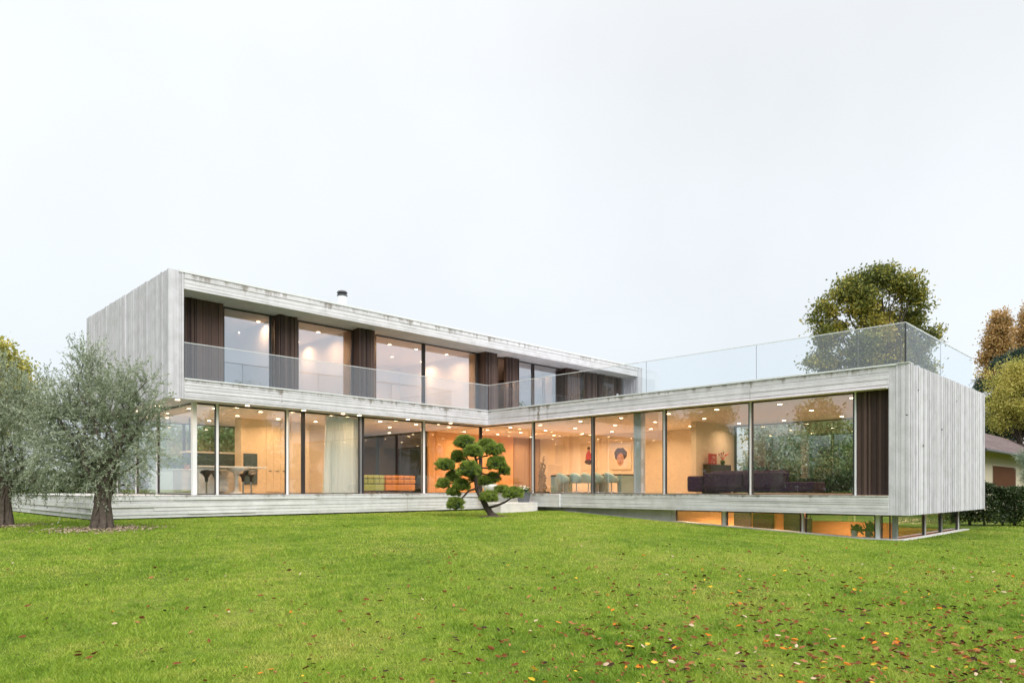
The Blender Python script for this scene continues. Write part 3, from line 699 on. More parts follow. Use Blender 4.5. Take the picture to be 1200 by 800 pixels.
yc = Y(690, 28.25); D = (28.25+yc)/S2; zc = (HZ-535)/F*D
t = thing('figure_painting', 'painting of a small seated figure in red on the dining room wall', 'painting', (28.28, yc, zc-.7))
MB().box(28.25, 28.298, yc-.5, yc+.5, zc-.68, zc+.62).build('canvas', 'canvas', t)
mb = MB(); disc(mb, (28.249, yc, zc+.36), .09, .12, .006, 14); disc(mb, (28.249, yc+.17, zc-.1), .05, .2, .006, 10); mb.build('painted_skin', 'skin', t)
mb = MB(); disc(mb, (28.246, yc, zc+.03), .19, .27, .006, 14, .15, 3); mb.build('painted_dress', 'red', t)
mb = MB(); disc(mb, (28.243, yc+.02, zc-.28), .24, .12, .006, 14, .2, 5); disc(mb, (28.243, yc, zc+.44), .1, .07, .005, 12); mb.build('painted_dark', 'paintdark', t)
# purple sofa, piano, picture, vase
t = thing('corner_sofa', 'long dark purple velvet corner sofa seen from behind through the glass', 'sofa', (23, 11, ZF))
MB().rbox(22.6, 23.6, 9.0, 12.9, ZF+.08, .22, .06).build('seat', 'purple', t)
for a, b_ in ((9.95, 11.4), (11.42, 12.9)): MB().rbox(22.55, 22.85, a, b_, .0, .56, .07, 3).build('backrest', 'purple', t)
for a, b_ in ((9.98, 10.9), (10.92, 11.85), (11.87, 12.8)): MB().rbox(22.88, 23.1, a, b_, .22, .62, .08, 3).build('cushion', 'purple', t)
MB().rbox(22.62, 24.9, 12.92, 13.6, ZF+.08, .45, .07, 3).build('chaise', 'purple', t)
t = thing('upright_piano', 'dark upright piano against the yellow wall behind the purple sofa', 'piano', (26.7, 14.3, ZF))
MB().rbox(25.7, 27.4, 14.35, 14.7, ZF+.006, .98, .015, 1).build('case', 'darkwood', t)
MB().rbox(25.7, 27.4, 14.05, 14.345, .42, .55, .015, 1).build('keyboard', 'darkwood', t); MB().box(25.75, 27.35, 14.08, 14.3, .551, .563).build('keys', 'white', t)
for x in (25.75, 27.27): MB().box(x, x+.08, 14.08, 14.2, ZF+.006, .419).build('leg', 'darkwood', t)
t = thing('red_picture', 'small red patterned picture leaning on top of the piano', 'picture', (26.1, 14.5, .98))
MB().box(25.82, 26.45, 14.5, 14.53, .982, 1.42).build('frame', 'red', t)
mb = MB()
for k in range(14): q = (25.9+random.random()*.45, 1.04+random.random()*.3); mb.box(q[0], q[0]+.06, 14.492, 14.499, q[1], q[1]+.025)
mb.build('pattern', 'petal', t)
t = thing('flower_vase', 'green vase with red orchid stems on top of the piano', 'vase', (26.95, 14.5, .98))
MB().lathe((26.95, 14.5, .982), [(.06, 0), (.11, .1), (.09, .18), (.05, .2)], 14).build('vase', 'green', t, smooth=True)
mb = MB()
for k in range(5): mb.tube([(26.95, 14.5, 1.16), (26.95+.12*(k-2), 14.5, 1.35), (26.95+.2*(k-2), 14.46, 1.42+.05*(k % 3))], [.012, .01, .03], 5)
mb.build('flower', 'red', t)
t = thing('side_table', 'small low dark side table left of the purple sofa', 'table', (23.2, 13.9, ZF))
yq = Y(824, 22.9); MB().box(22.75, 23.3, yq-.45, yq, .12, .16).build('tabletop', 'darkwood', t); MB().box(22.78, 23.27, yq-.43, yq-.02, ZF+.006, .119).build('body', 'darkwood', t)
# plants on the basement sill
for u, lab, mt in ((1001, 'leafy plant in a white pot on the sill of the basement window', 'white'), (1018, 'taller bushy plant in a grey pot on the basement window sill', 'pot_grey')):
    x = 21.45; y = Y(u, x); z = -1.5; p = Vector((x, y, z))
    t = thing('potted_plant', lab, 'plant', p)
    MB().lathe(p, [(.07, 0), (.10, .28), (.085, .285)], 14).build('pot', mt, t)
    n = 70; k = 1.0 if mt == 'pot_grey' else .6
    P = np.array(p)+np.array([0, -.06, .3])+rng.normal(size=(n, 3))*np.array([.04, .06, .03]); V, Fc = leaves(P, .26*k, .06, np.tile([0, -.1, .8], (n, 1)), .8); npmesh('foliage', V, Fc, 'green', t)
MB().box(21.2, 21.7, BY+.2, 13, -1.53, -1.502).build('window_sill', 'conc_smooth', house)

# ---------------------------------------------------------------- lawn
gx = sorted(set(list(np.arange(-6, 46, .5))+[BX-.03, BX2+.15, -15, -30, -60, -120, -250, 55, 70, 100, 180, 300, 500]))
gy = sorted(set(list(np.arange(-6, 46, .5))+[BY-.03, 17.95, -15, -30, -60, -120, -250, 55, 70, 100, 180, 300, 500]))
GX, GY = np.meshgrid(gx, gy, indexing='ij'); GZ = ground(GX, GY)
far_ = (GX+GY)/S2
V = np.stack([GX, GY, GZ], -1).reshape(-1, 3); ny = len(gy); Fc = []
for i in range(len(gx)-1):
    for j in range(ny-1):
        cx, cy = (gx[i]+gx[i+1])/2, (gy[j]+gy[j+1])/2
        if BX-.03 < cx < BX2+.15 and BY-.03 < cy < 17.95: continue
        Fc.append((i*ny+j, (i+1)*ny+j, (i+1)*ny+j+1, i*ny+j+1))
m, t, b = nt('lawn_ground'); b.inputs['Roughness'].default_value = .95; b.inputs['Specular IOR Level'].default_value = .1
g = N(t, 'ShaderNodeNewGeometry')
n1 = N(t, 'ShaderNodeTexNoise', i_Scale=.35, i_Detail=6.0); n2 = N(t, 'ShaderNodeTexNoise', i_Scale=9.0, i_Detail=6.0)
for q in (n1, n2): t.links.new(g.outputs['Position'], q.inputs['Vector'])
r1 = ramp(t, [(.35, (.08, .12, .018)), (.5, (.12, .165, .025)), (.68, (.18, .20, .045))]); t.links.new(n1.outputs[0], r1.inputs[0])
r2 = ramp(t, [(.3, (.5, .55, .5)), (.65, (1.15, 1.1, 1))]); t.links.new(n2.outputs[0], r2.inputs[0])
t.links.new(mixc(t, 1.0, r1.outputs[0], r2.outputs[0], 'MULTIPLY'), b.inputs['Base Color']); M['lawn'] = m
o = npmesh('lawn', V, np.array(Fc), 'lawn'); tag(o, 'mown green lawn sloping in front of the house', kind='structure')
# blades
def grassmat():
    m, t, b = nt('grass_blade'); out = t.nodes['Material Output']
    g = N(t, 'ShaderNodeNewGeometry')
    n1 = N(t, 'ShaderNodeTexNoise', i_Scale=.45, i_Detail=5.0); n2 = N(t, 'ShaderNodeTexNoise', i_Scale=3.2, i_Detail=4.0)
    for q in (n1, n2): t.links.new(g.outputs['Position'], q.inputs['Vector'])
    a = N(t, 'ShaderNodeMath', operation='MULTIPLY_ADD'); t.links.new(n2.outputs[0], a.inputs[0]); a.inputs[1].default_value = .45
    s = N(t, 'ShaderNodeMath', operation='MULTIPLY'); t.links.new(n1.outputs[0], s.inputs[0]); s.inputs[1].default_value = .55; t.links.new(s.outputs[0], a.inputs[2])
    r = ramp(t, [(.38, (.14, .25, .022)), (.45, (.225, .345, .034)), (.54, (.30, .405, .05)), (.67, (.43, .45, .10))]); t.links.new(a.outputs[0], r.inputs[0])
    r2 = ramp(t, [(0, (.6, .7, .5)), (.5, (1, 1, 1)), (.93, (1.15, 1.1, 1.1)), (1, (1.7, 1.3, 1.9))]); t.links.new(g.outputs['Random Per Island'], r2.inputs[0])
    c = mixc(t, 1.0, r.outputs[0], r2.outputs[0], 'MULTIPLY')
    t.links.new(c, b.inputs['Base Color']); b.inputs['Roughness'].default_value = .5; b.inputs['Specular IOR Level'].default_value = .25
    tl = N(t, 'ShaderNodeBsdfTranslucent'); t.links.new(c, tl.inputs[0]); mx = N(t, 'ShaderNodeMixShader'); mx.inputs[0].default_value = .35
    t.links.new(b.outputs[0], mx.inputs[1]); t.links.new(tl.outputs[0], mx.inputs[2]); t.links.new(mx.outputs[0], out.inputs['Surface'])
    return m
M['grass'] = grassmat()
nb = 620000
D = 4.3*np.exp(rng.random(nb)*math.log(30/4.3)); R = (rng.random(nb)*2-1)*D*.80
x = (D+R)/S2; y = (D-R)/S2
ok = ~(((x > PX-.02) & (y > Y0-.02)) | ((x > X1) & (y > Y2+.3)) & (y > BY-.25) | ((x > 18.35) & (y > 18.95) & (y < 19.85)))
x, y, D = x[ok], y[ok], D[ok]; n = len(x); z = ground(x, y)
h = (.020+.022*rng.random(n))*(1+.3*np.sin(x*3.1+np.sin(y*2))*np.sin(y*2.7)+.3*np.sin(x*11+y*3)*np.sin(y*9-x*4)); w = .0022+.00045*D
a = rng.random(n)*2*math.pi; lean = .5+.5*rng.random(n); b2 = rng.random(n)*2*math.pi
P = np.stack([x, y, z-.004], -1); da = np.stack([np.cos(a), np.sin(a), 0*a], -1)*w[:, None]
tip = P+np.stack([np.cos(b2)*h*lean, np.sin(b2)*h*lean, h], -1)
V = np.stack([P-da, P+da, tip], 1).reshape(-1, 3)
o = npmesh('grass', V, np.arange(3*n).reshape(n, 3), 'grass'); tag(o, 'short green grass blades covering the lawn', 'grass', kind='stuff')

# ---------------------------------------------------------------- fallen leaves
def leaf_geo(s, col, rs):
    R = random.Random(rs); n = 6; vs = []; curl = R.uniform(.15, .9); 
    for i in range(n+1):
        f = i/n; w = .60*abs(math.sin(math.pi*min(.98, f*.96+.02)))**.7*(1-.25*f)*R.uniform(.7, 1.15)+.01
        zc = curl*.35*(f-.5)**2
        for k, sgn in enumerate((-1, 0, 1)):
            vs.append(((f-.5)*s, sgn*w*s*.5*R.uniform(.85, 1.1), s*(zc+abs(sgn)*w*curl*.45)))
    fs = []
    for i in range(n):
        for k in range(2): a = i*3+k; fs.append((a, a+3, a+4, a+1))
    return vs, fs
LC = [('brown', (.20, .075, .022), (.10, .035, .015)), ('tan', (.34, .16, .065), (.22, .095, .035)), ('orange', (.60, .22, .02), (.42, .12, .02)), ('yellow', (.66, .44, .04), (.5, .3, .03)), ('pale', (.60, .46, .34), (.42, .28, .20)), ('dark', (.055, .028, .015), (.03, .016, .01))]
protos = []
for ci, (cn, c1, c2) in enumerate(LC):
    M['leaf_'+cn] = simple('fallen_leaf_'+cn.replace(' ', '_'), c1, .85, c2=c2, scale=30, spec=.12)
    for v in range(4):
        vs, fs = leaf_geo(1.0, ci, ci*10+v); me = bpy.data.meshes.new('fallen_leaf'); me.from_pydata(vs, [], fs); me.materials.append(M['leaf_'+cn]); me.polygons.foreach_set('use_smooth', [True]*len(fs)); protos.append((ci, me, vs, fs))
pts = []
while len(pts) < 2700:
    v = 612+(830-612)*random.random()**.75; u = random.uniform(-90, 1290)
    s1 = 1/(1+math.exp(-(u-760)/70)); dens = .05+.12*(1/(1+math.exp(-(u-380)/80)))+s1*.73
    dens *= min(1, .12+max(0, (v-628)/50))
    cl = .5+.5*math.sin(u*.021+v*.05)*math.cos(v*.09-u*.013)
    if random.random() < dens*(.45+.55*cl): pts.append((u, v))
pts.sort(key=lambda q: -q[1])
wts = [.50, .22, .055, .035, .05, .14]; SV = []; SF = []; SM = []
for i, (u, v) in enumerate(pts):
    p = on_ground(u, v)
    ci = random.choices(range(6), wts)[0]; ci_, me, vs, fs = protos[ci*4+random.randrange(4)]
    s = random.uniform(.026, .058)*(1+.3*(i > 700)); rot = (random.uniform(-.9, .9)+(math.pi if random.random() < .35 else 0), random.uniform(-.4, .4), random.uniform(0, 6.3))
    from mathutils import Euler
    zoff = .030 if abs(rot[0]) < 1 else .045
    if i < 295:
        o = bpy.data.objects.new('fallen_leaf', me); COL.objects.link(o); o.location = p+Vector((0, 0, zoff)); o.rotation_euler = rot; o.scale = (s, s, s)
        tag(o, 'dry '+LC[ci][0]+' leaf fallen on the lawn in the foreground', 'leaf', LC[ci][0]+' leaves fallen on the lawn')
    else:
        Mx = Matrix.Translation(p+Vector((0, 0, zoff)))@Euler(rot).to_matrix().to_4x4()@Matrix.Scale(s, 4); n0 = len(SV)
        SV += [tuple(Mx@Vector(q)) for q in vs]; SF += [tuple(n0+k for k in f) for f in fs]; SM += [ci]*len(fs)
me = bpy.data.meshes.new('leaf_litter'); me.from_pydata(SV, [], SF)
for cn, _, _ in LC: me.materials.append(M['leaf_'+cn])
me.polygons.foreach_set('material_index', SM); o = bpy.data.objects.new('leaf_litter', me); COL.objects.link(o); tag(o, 'litter of small dry leaves farther back on the lawn', 'leaf litter', kind='stuff')

# ---------------------------------------------------------------- olive trees
def olive(base, label, lobes_px, D0, seed, ntw=1500, trunk_r=.2, fork_h=.9):
    t = thing('olive_tree', label, 'olive tree', base, 'olive trees on the left of the lawn')
    R = random.Random(seed); px = D0/F
    lobes = []
    for (u, v, r) in lobes_px:
        r *= .82; v += 14*(v < 475)
        c = at(u, v, D0); off = R.uniform(-.5, .5)*r*px*1.2; c += Vector((1, 1, 0))/S2*off; lobes.append((c.x, c.y, c.z, r*px))
    mb = MB(); b = Vector(base); F_ = b+Vector((.05, -.05, fork_h))
    pts = [b+Vector((0, 0, -.1)), b+Vector((0, 0, .05)), b+Vector((.03, 0, .3)), b+Vector((-.02, .03, .6)), F_]
    mb.tube(pts, [trunk_r*1.5, trunk_r*1.15, trunk_r*.9, trunk_r*.85, trunk_r*1.0], 16, .22, seed)
    for k in range(7):
        a = k*.9; q = Vector((math.cos(a), math.sin(a), 0))
        mb.tube([b+q*trunk_r*1.35+Vector((0, 0, -.06)), b+q*trunk_r*1.0+Vector((0, 0, .14)), b+q*trunk_r*.65+Vector((0, 0, .55)), F_+q*trunk_r*.6], [.04, .07, .075, .05], 7, .25, seed+k)
    mb.build('trunk', 'olive_bark', t)
    mb = MB(); limbs(mb, [F_, F_+Vector((.06, .02, -.15)), F_+Vector((-.06, 0, -.08))], [Vector(l[:3]) for l in lobes], .045, seed, .16)
    mb.build('limb', 'olive_bark', t)
    # leafy shoots
    Lb = np.array(lobes); w = Lb[:, 3]**2; w /= w.sum(); idx = rng.choice(len(Lb), ntw, p=w)
    d = unit(rng.normal(size=(ntw, 3))); start = Lb[idx, :3]+d*(Lb[idx, 3]*rng.random(ntw)**.6)[:, None]*np.array([1, 1, .95])
    top = np.clip((start[:, 2]-(b.z+1.6))/2.0, -1, 1)[:, None]
    dr = unit(d*.8+np.concatenate([np.zeros((ntw, 2)), top*1.1-.1], 1)+rng.normal(size=(ntw, 3))*.3)
    ln = .30+.30*rng.random(ntw); nl = 30; P = []; Dn = []; TV = []
    for k in range(nl):
        f = (k+rng.random(ntw))/nl
        q = start+dr*(ln*f)[:, None]; q[:, 2] -= .22*(ln*f)**1.5*(1-top[:, 0]); P.append(q); Dn.append(dr)
    P = np.concatenate(P); Dn = np.concatenate(Dn)
    V, Fc = leaves(P, .066, .019, Dn, .75); npmesh('crown', V, Fc, 'olive_leaf', t)
    # twigs
    e = start+dr*ln[:, None]; s0 = start-dr*.12; a = unit(np.cross(dr, rng.normal(size=(ntw, 3))))*.0025
    V = np.stack([s0-a, s0+a, e], 1).reshape(-1, 3); npmesh('twigs', V, np.arange(3*ntw).reshape(ntw, 3), 'olive_leaf', t)
    return t
p = on_ground(120, 620.5)
olive(p, 'gnarled olive tree with a silvery crown in front of the left end of the house', [(120, 500, 46), (85, 500, 36), (158, 500, 30), (98, 440, 27), (62, 455, 23), (48, 438, 13), (140, 452, 26), (108, 418, 15), (96, 405, 10), (163, 455, 20), (170, 432, 11), (100, 540, 27), (142, 538, 27), (65, 535, 30), (50, 500, 24), (172, 530, 18), (118, 560, 16), (80, 470, 25), (178, 480, 13), (150, 568, 8), (82, 573, 8), (150, 425, 10), (125, 440, 14)], (p.x+p.y)/S2, 5, 1650, .17)
p2 = on_ground(2, 617)
olive(p2, 'olive tree with a darker trunk cut off by the left edge', [(0, 500, 50), (35, 490, 34), (50, 530, 26), (20, 450, 24), (-40, 480, 45), (-10, 430, 24), (30, 550, 26), (-30, 540, 35), (58, 560, 14), (8, 550, 26), (-70, 510, 30)], (p2.x+p2.y)/S2, 9, 1650, .18, 1.0)
def chips(c, r, n, label):
    P = np.array(c)+np.concatenate([rng.normal(size=(n, 2))*r*np.array([.55, .55]), np.zeros((n, 1))], 1); P[:, 2] = ground(P[:, 0], P[:, 1])+.025+.02*rng.random(n)
    V, Fc = leaves(P, .06, .035, np.tile([0, 0, .0], (n, 1)), 1.0); V[:, 2] = np.minimum(V[:, 2], np.repeat(P[:, 2], 4)+.02); o = npmesh('mulch', V, Fc, 'chips', None, tuple(c)); tag(o, label, 'mulch', kind='stuff')
chips(p, .9, 1300, 'pale bark chips around the foot of the nearer olive tree'); chips(p2, .7, 500, 'bark chips around the foot of the left olive tree')
q = on_ground(55, 603)
t = thing('garden_spotlight', 'small dark garden spotlight lying low on the grass by the plinth', 'garden light', q)
MB().rbox(q.x-.14, q.x+.14, q.y-.1, q.y+.1, q.z-.01, q.z+.06, .02).build('base', 'black', t)
MB().tube([q+Vector((-.07, .07, .09)), q+Vector((.02, -.02, .13)), q+Vector((.07, -.07, .14))], [.05, .07, .08], 12).build('head', 'black', t)

# ---------------------------------------------------------------- cloud pine
p = on_ground(578, 605); D0 = (p.x+p.y)/S2
t = thing('cloud_pine', 'cloud pruned pine with round needle pads and a leaning trunk before the inner corner', 'pine tree', p)
def pp(u, v, dd=0): return at(u, v, D0+dd)
mb = MB()
mb.tube([pp(580, 606.5), pp(576, 602), pp(570, 594), pp(565, 584), pp(559, 573), pp(557, 562), pp(560, 550), pp(558, 540), pp(556, 530)], [.15, .115, .095, .085, .075, .06, .05, .04, .03], 12, .14, 2)
for pts, r in (([pp(571, 595), pp(582, 592, -.1), pp(592, 588, -.2), pp(602, 581, -.2)], .05), ([pp(558, 572), pp(549, 575, -.1), pp(541, 584, -.2), pp(535, 590, -.2)], .04),
               ([pp(557, 540), pp(563, 535, .1), pp(571, 534), pp(580, 529)], .032), ([pp(559, 548), pp(568, 548, -.1), pp(576, 549), pp(583, 546)], .03),
               ([pp(558, 562), pp(548, 566, .2), pp(536, 566, .1), pp(521, 566)], .035), ([pp(558, 558), pp(545, 556, .2), pp(533, 552, .1), pp(522, 547)], .035),
               ([pp(557, 545), pp(548, 538, .1), pp(544, 528, .1), pp(545, 521)], .03), ([pp(559, 552), pp(570, 556, .2), pp(580, 560, .1), pp(589, 554)], .03), ([pp(559, 574), pp(561, 569, -.3), pp(563, 576, -.3), pp(561, 580, -.3)], .02),
               ([pp(558, 556), pp(553, 555, -.3), pp(550, 553, -.5)], .03)):
    mb.tube(pts, [r*(1-.18*k) for k in range(len(pts))], 8, .15, 3)
mb.build('trunk', 'bark', t)
pads = [(545, 519, 14, 9, 0), (555, 529.5, 12, 8.5, -.35), (570.5, 519.5, 9.5, 5, .25), (579.5, 527.5, 13, 8.5, 0), (582, 543.5, 12, 9.5, -.1), (591, 552, 6.5, 6.5, .15), (537, 536, 8.5, 9, .35), (521.5, 545.5, 12, 8.3, 0),
        (549.5, 551, 14.5, 11, -.55), (531, 559, 8, 8, .35), (519.5, 567.5, 8, 6.5, 0), (541, 569, 11.5, 7.5, -.2), (531.5, 577.5, 8.5, 5, 0), (534, 591, 10.5, 8, -.2), (568, 564.5, 7.5, 6.5, .1), (578, 560.5, 8.5, 7, .3),
        (574, 582.5, 11.5, 7.5, -.35), (588, 574, 9.5, 4.5, .2), (601, 578.5, 13.5, 7.5, -.2), (566, 523, 7, 5, .3), (556, 560, 7, 6, .3)]
px = D0/F
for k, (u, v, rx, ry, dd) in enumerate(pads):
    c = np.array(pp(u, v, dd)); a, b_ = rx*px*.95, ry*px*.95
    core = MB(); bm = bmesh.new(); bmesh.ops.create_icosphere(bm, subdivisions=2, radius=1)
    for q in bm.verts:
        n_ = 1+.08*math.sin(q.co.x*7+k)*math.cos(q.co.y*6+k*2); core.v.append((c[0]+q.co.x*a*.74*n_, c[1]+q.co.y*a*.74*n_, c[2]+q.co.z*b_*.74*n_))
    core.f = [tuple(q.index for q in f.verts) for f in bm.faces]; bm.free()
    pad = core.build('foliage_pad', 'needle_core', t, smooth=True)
    nt_ = int(60+95*(rx*ry)/120); d = unit(rng.normal(size=(nt_, 3))); d[:, 2] = np.where(d[:, 2] < -.6, -d[:, 2], d[:, 2]); d = unit(d)
    lump = (1+.12*np.sin(d[:, 0]*7+k)*np.cos(d[:, 1]*6+k*2)+.07*np.sin(d[:, 2]*9+d[:, 0]*11))[:, None]
    C0 = c+d*np.array([a, a, b_])*lump*(.77+.15*rng.random((nt_, 1))); per = 44; n = nt_*per
    td = unit(d+np.array([0, 0, .55])+rng.normal(size=(nt_, 3))*.2)
    nd = unit(np.repeat(td, per, 0)+rng.normal(size=(n, 3))*.55); S0 = np.repeat(C0, per, 0)+rng.normal(size=(n, 3))*.008
    L = (.068+.04*rng.random(n))[:, None]*np.repeat(.75+.5*rng.random(nt_), per)[:, None]
    w = unit(np.cross(nd, rng.normal(size=(n, 3))))*.0075
    V = np.stack([S0-w, S0+w, S0+nd*L], 1).reshape(-1, 3)
    me_o = npmesh('needles', V, np.arange(3*n).reshape(n, 3), 'needle', t); me_o.parent = pad
MB().lathe((p.x, p.y, p.z+.012), [(.5, 0), (.35, .02), (.1, .03)], 18).build('soil_ring', 'soil', t)

# ---------------------------------------------------------------- background trees
def tree(name, label, cat, u, D0, lobes_px, n, leafL, leafW, mat, tr=.25, clump=30, sig=.35, group=None, seed=1, squash=1.0, base_z=-1.4, fork=.45, bark='bark', shell=.5, nlimb=16):
    R = random.Random(seed); b = at(u, HZ, D0); b.z = base_z; px = D0/F
    t = thing(name, label, cat, b, group); lobes = []
    for (uu, v, r) in lobes_px:
        c = at(uu, v, D0); c += Vector((1, 1, 0))/S2*R.uniform(-.8, .8)*r*px; lobes.append((c.x, c.y, c.z, r*px))
    zt = max(l[2] for l in lobes); zb = min(l[2] for l in lobes); fk = Vector((b.x, b.y, base_z+(zt-base_z)*fork))
    mb = MB(); mb.tube([b-Vector((0, 0, .2)), b+Vector((0, 0, .3)), b.lerp(fk, .6)+Vector((.1, 0, 0)), fk, fk+Vector((.1, .1, (zt-fk.z)*.7))], [tr*1.4, tr, tr*.8, tr*.65, tr*.2], 9, .1, seed)
    P, dn, cc = lobe_points(lobes, n, clump, sig, squash, shell)
    tg = [Vector(l[:3]) for l in lobes][:nlimb]+[Vector(cc[i]) for i in rng.integers(0, len(cc), nlimb*2)]
    limbs(mb, [fk, b.lerp(fk, .8), fk+Vector((.05, .05, (zt-fk.z)*.3))], tg, tr*.22, seed, .1, 5)
    mb.build('trunk', bark, t)
    V, Fc = leaves(P, leafL, leafW, dn, 1.2); npmesh('crown', V, Fc, mat, t)
    return t
tree('evergreen_oak', 'big broad tree with yellowing leaves rising behind the roof terrace', 'tree', 1027, 44,
     [(1030, 326, 17), (1008, 336, 18), (990, 346, 17), (972, 362, 16), (958, 378, 11), (1050, 338, 17), (1062, 355, 15), (1072, 375, 15), (1082, 392, 12), (1005, 362, 22), (1035, 362, 24), (1030, 392, 26), (985, 385, 20), (965, 398, 14), (1060, 396, 18), (1000, 415, 24), (1045, 420, 24), (972, 425, 18), (1078, 415, 14), (1092, 432, 8), (1082, 445, 12), (955, 418, 8), (1015, 445, 25), (1055, 450, 22)],
     46000, .20, .11, 'oak_leaf', .42, 120, .30, seed=3, squash=.9, nlimb=22, shell=.6)
tree('poplar_tree', 'tall narrow rusty orange poplar at the right edge', 'tree', 1205, 78, [(1205, 372, 13), (1200, 395, 15), (1208, 415, 17), (1198, 430, 17), (1206, 355, 8), (1215, 385, 14), (1203, 450, 18)], 17000, .28, .16, 'rust_leaf', .3, 34, .42, seed=4)
tree('poplar_tree', 'slightly shorter rusty poplar left of the tallest one', 'tree', 1174, 76, [(1175, 373, 7), (1173, 385, 10), (1172, 400, 12), (1170, 420, 12), (1168, 440, 12), (1180, 410, 11)], 12000, .28, .16, 'rust_leaf', .3, 34, .40, seed=5)
tree('cedar_tree', 'dark cedar with flat drooping branches at the right edge', 'tree', 1212, 66,
     [(1195, 415, 9), (1180, 422, 8), (1165, 428, 6), (1200, 430, 9), (1170, 445, 6), (1155, 452, 6), (1146, 457, 5), (1185, 440, 10), (1200, 450, 12), (1215, 420, 14), (1160, 470, 7), (1215, 450, 16), (1150, 448, 4)], 20000, .32, .07, 'cedar_leaf', .4, 34, .26, seed=6, squash=.35)
tree('robinia_tree', 'golden green feathery tree above the tiled roof', 'tree', 1195, 54,
     [(1186, 450, 12), (1172, 462, 10), (1198, 436, 12), (1208, 450, 14), (1178, 440, 6), (1160, 478, 7), (1157, 466, 4), (1168, 448, 5), (1189, 432, 6), (1180, 428, 3), (1158, 440, 3), (1205, 425, 7), (1164, 492, 9), (1181, 495, 11), (1201, 495, 13), (1185, 478, 16), (1210, 476, 20), (1225, 455, 20)], 36000, .19, .065, 'gold_leaf', .3, 130, .42, seed=7, squash=.7, shell=.8)
tree('spruce_tree', 'dark tree standing behind the golden one by the tiled roof', 'tree', 1165, 70, [(1160, 495, 14), (1170, 500, 15), (1150, 505, 10), (1185, 505, 15)], 7000, .3, .12, 'cedar_leaf', .3, 24, .35, seed=8)
tree('young_pine', 'bluish young pine branch in front of the shuttered window at the right edge', 'tree', 1216, 31, [(1204, 541, 5), (1198, 547, 4), (1210, 550, 9), (1215, 535, 14), (1203, 556, 6), (1218, 560, 15)], 6000, .16, .02, 'grey_leaf', .12, 24, .12, seed=9, squash=.6)
# garden seen through the living room
tree('garden_shrub', 'large grey green shrub seen through the living room left pane', 'shrub', 905, 39, [(895, 545, 22), (915, 535, 25), (905, 515, 20), (890, 562, 18), (925, 560, 22), (930, 515, 15)], 12000, .2, .09, 'grey_leaf', .12, 24, .3, seed=10)
tree('garden_tree', 'dense green tree seen through the living room right pane', 'tree', 975, 41, [(975, 530, 30), (995, 515, 25), (955, 520, 24), (985, 550, 28), (1005, 550, 25), (960, 560, 20), (970, 500, 22), (1000, 495, 20), (1015, 525, 20)], 16000, .22, .10, 'green_leaf', .2, 24, .32, seed=11)
tree('garden_tree', 'yellowing tree seen over the sofa through the living room', 'tree', 935, 50, [(935, 505, 20), (915, 500, 20), (955, 500, 20), (940, 525, 18), (890, 510, 18), (900, 495, 14)], 9000, .28, .14, 'oak_leaf', .2, 20, .4, seed=12)
tree('garden_shrub', 'dark low shrub under the tree behind the living room', 'shrub', 960, 37, [(950, 562, 14), (970, 565, 14), (990, 562, 14), (925, 566, 12)], 6000, .16, .08, 'hedge_leaf', .08, 20, .2, seed=13)
# left side
tree('maple_tree', 'yellow green tree behind the olive trees at the left edge', 'tree', -2, 33, [(0, 418, 16), (12, 430, 14), (-15, 440, 25), (18, 450, 14), (5, 465, 22), (-5, 490, 28), (22, 480, 14)], 13000, .17, .11, 'gold_leaf', .2, 26, .28, seed=14)
tree('garden_tree', 'green tree seen through the kitchen windows beyond the house', 'tree', 240, 60, [(240, 515, 24), (215, 520, 22), (265, 510, 24), (200, 530, 18), (285, 520, 20), (230, 540, 22), (260, 540, 24), (300, 530, 18)], 12000, .35, .18, 'green_leaf', .25, 22, .5, seed=15)
tree('garden_tree', 'green tree far behind the left end of the house', 'tree', 165, 55, [(165, 540, 20), (140, 548, 18), (185, 535, 18), (120, 552, 14), (155, 555, 18)], 8000, .3, .16, 'green_leaf', .2, 22, .4, seed=16)

def hedge(name, label, a, b_, depth, z0, z1, n, L, W, mat, seed=1):
    a, b_ = Vector(a), Vector(b_); mid = (a+b_)/2; mid.z = z0; U = (b_-a); U.z = 0; ln = U.length; U.normalize(); W_ = Vector((-U.y, U.x, 0))
    t = thing(name, label, 'hedge', mid)
    s = rng.random(n)*ln; q = (rng.random(n)*2-1)*depth/2; zz = z0+.12+(z1-z0-.12)*rng.random(n)**.8
    q = np.where(rng.random(n) < .5, -depth/2+rng.random(n)*.12, q)
    bump = .10*np.sin(s*2.3+1)+.07*np.sin(s*5.1+zz*3); zz = zz+np.where(zz > z1-.4, .10*np.sin(s*1.9)+.06*np.sin(s*6), 0)
    P = np.stack([a.x+U.x*s+W_.x*(q-bump*np.sign(q)), a.y+U.y*s+W_.y*(q-bump*np.sign(q)), zz], -1)
    V, Fc = leaves(P, L, W); npmesh('foliage', V, Fc, mat, t)
    mb = MB(); R = random.Random(seed)
    for k in range(int(ln/.45)):
        c = a+U*(k*.45+R.uniform(0, .2)); c.z = z0-.1
        for j in range(3): mb.tube([c, c+Vector((R.uniform(-.2, .2), R.uniform(-.2, .2), (z1-z0)*.5)), c+Vector((R.uniform(-.35, .35), R.uniform(-.35, .35), (z1-z0)*.95))], [.03, .02, .008], 5)
    mb.build('stem', 'bark', t); return t
a = at(1105, HZ, 27.5); b_ = at(1330, HZ, 25.2)
hedge('laurel_hedge', 'clipped dark green hedge right of the house below the tiled roof', a, b_, 1.3, -1.42, .12, 26000, .10, .05, 'hedge_leaf')
a = at(-120, HZ, 40); b_ = at(175, HZ, 44)
hedge('hedge_row', 'dark hedge along the boundary behind the olive trees', a, b_, 1.5, -.95, 1.0, 16000, .16, .09, 'hedge_leaf', 3)
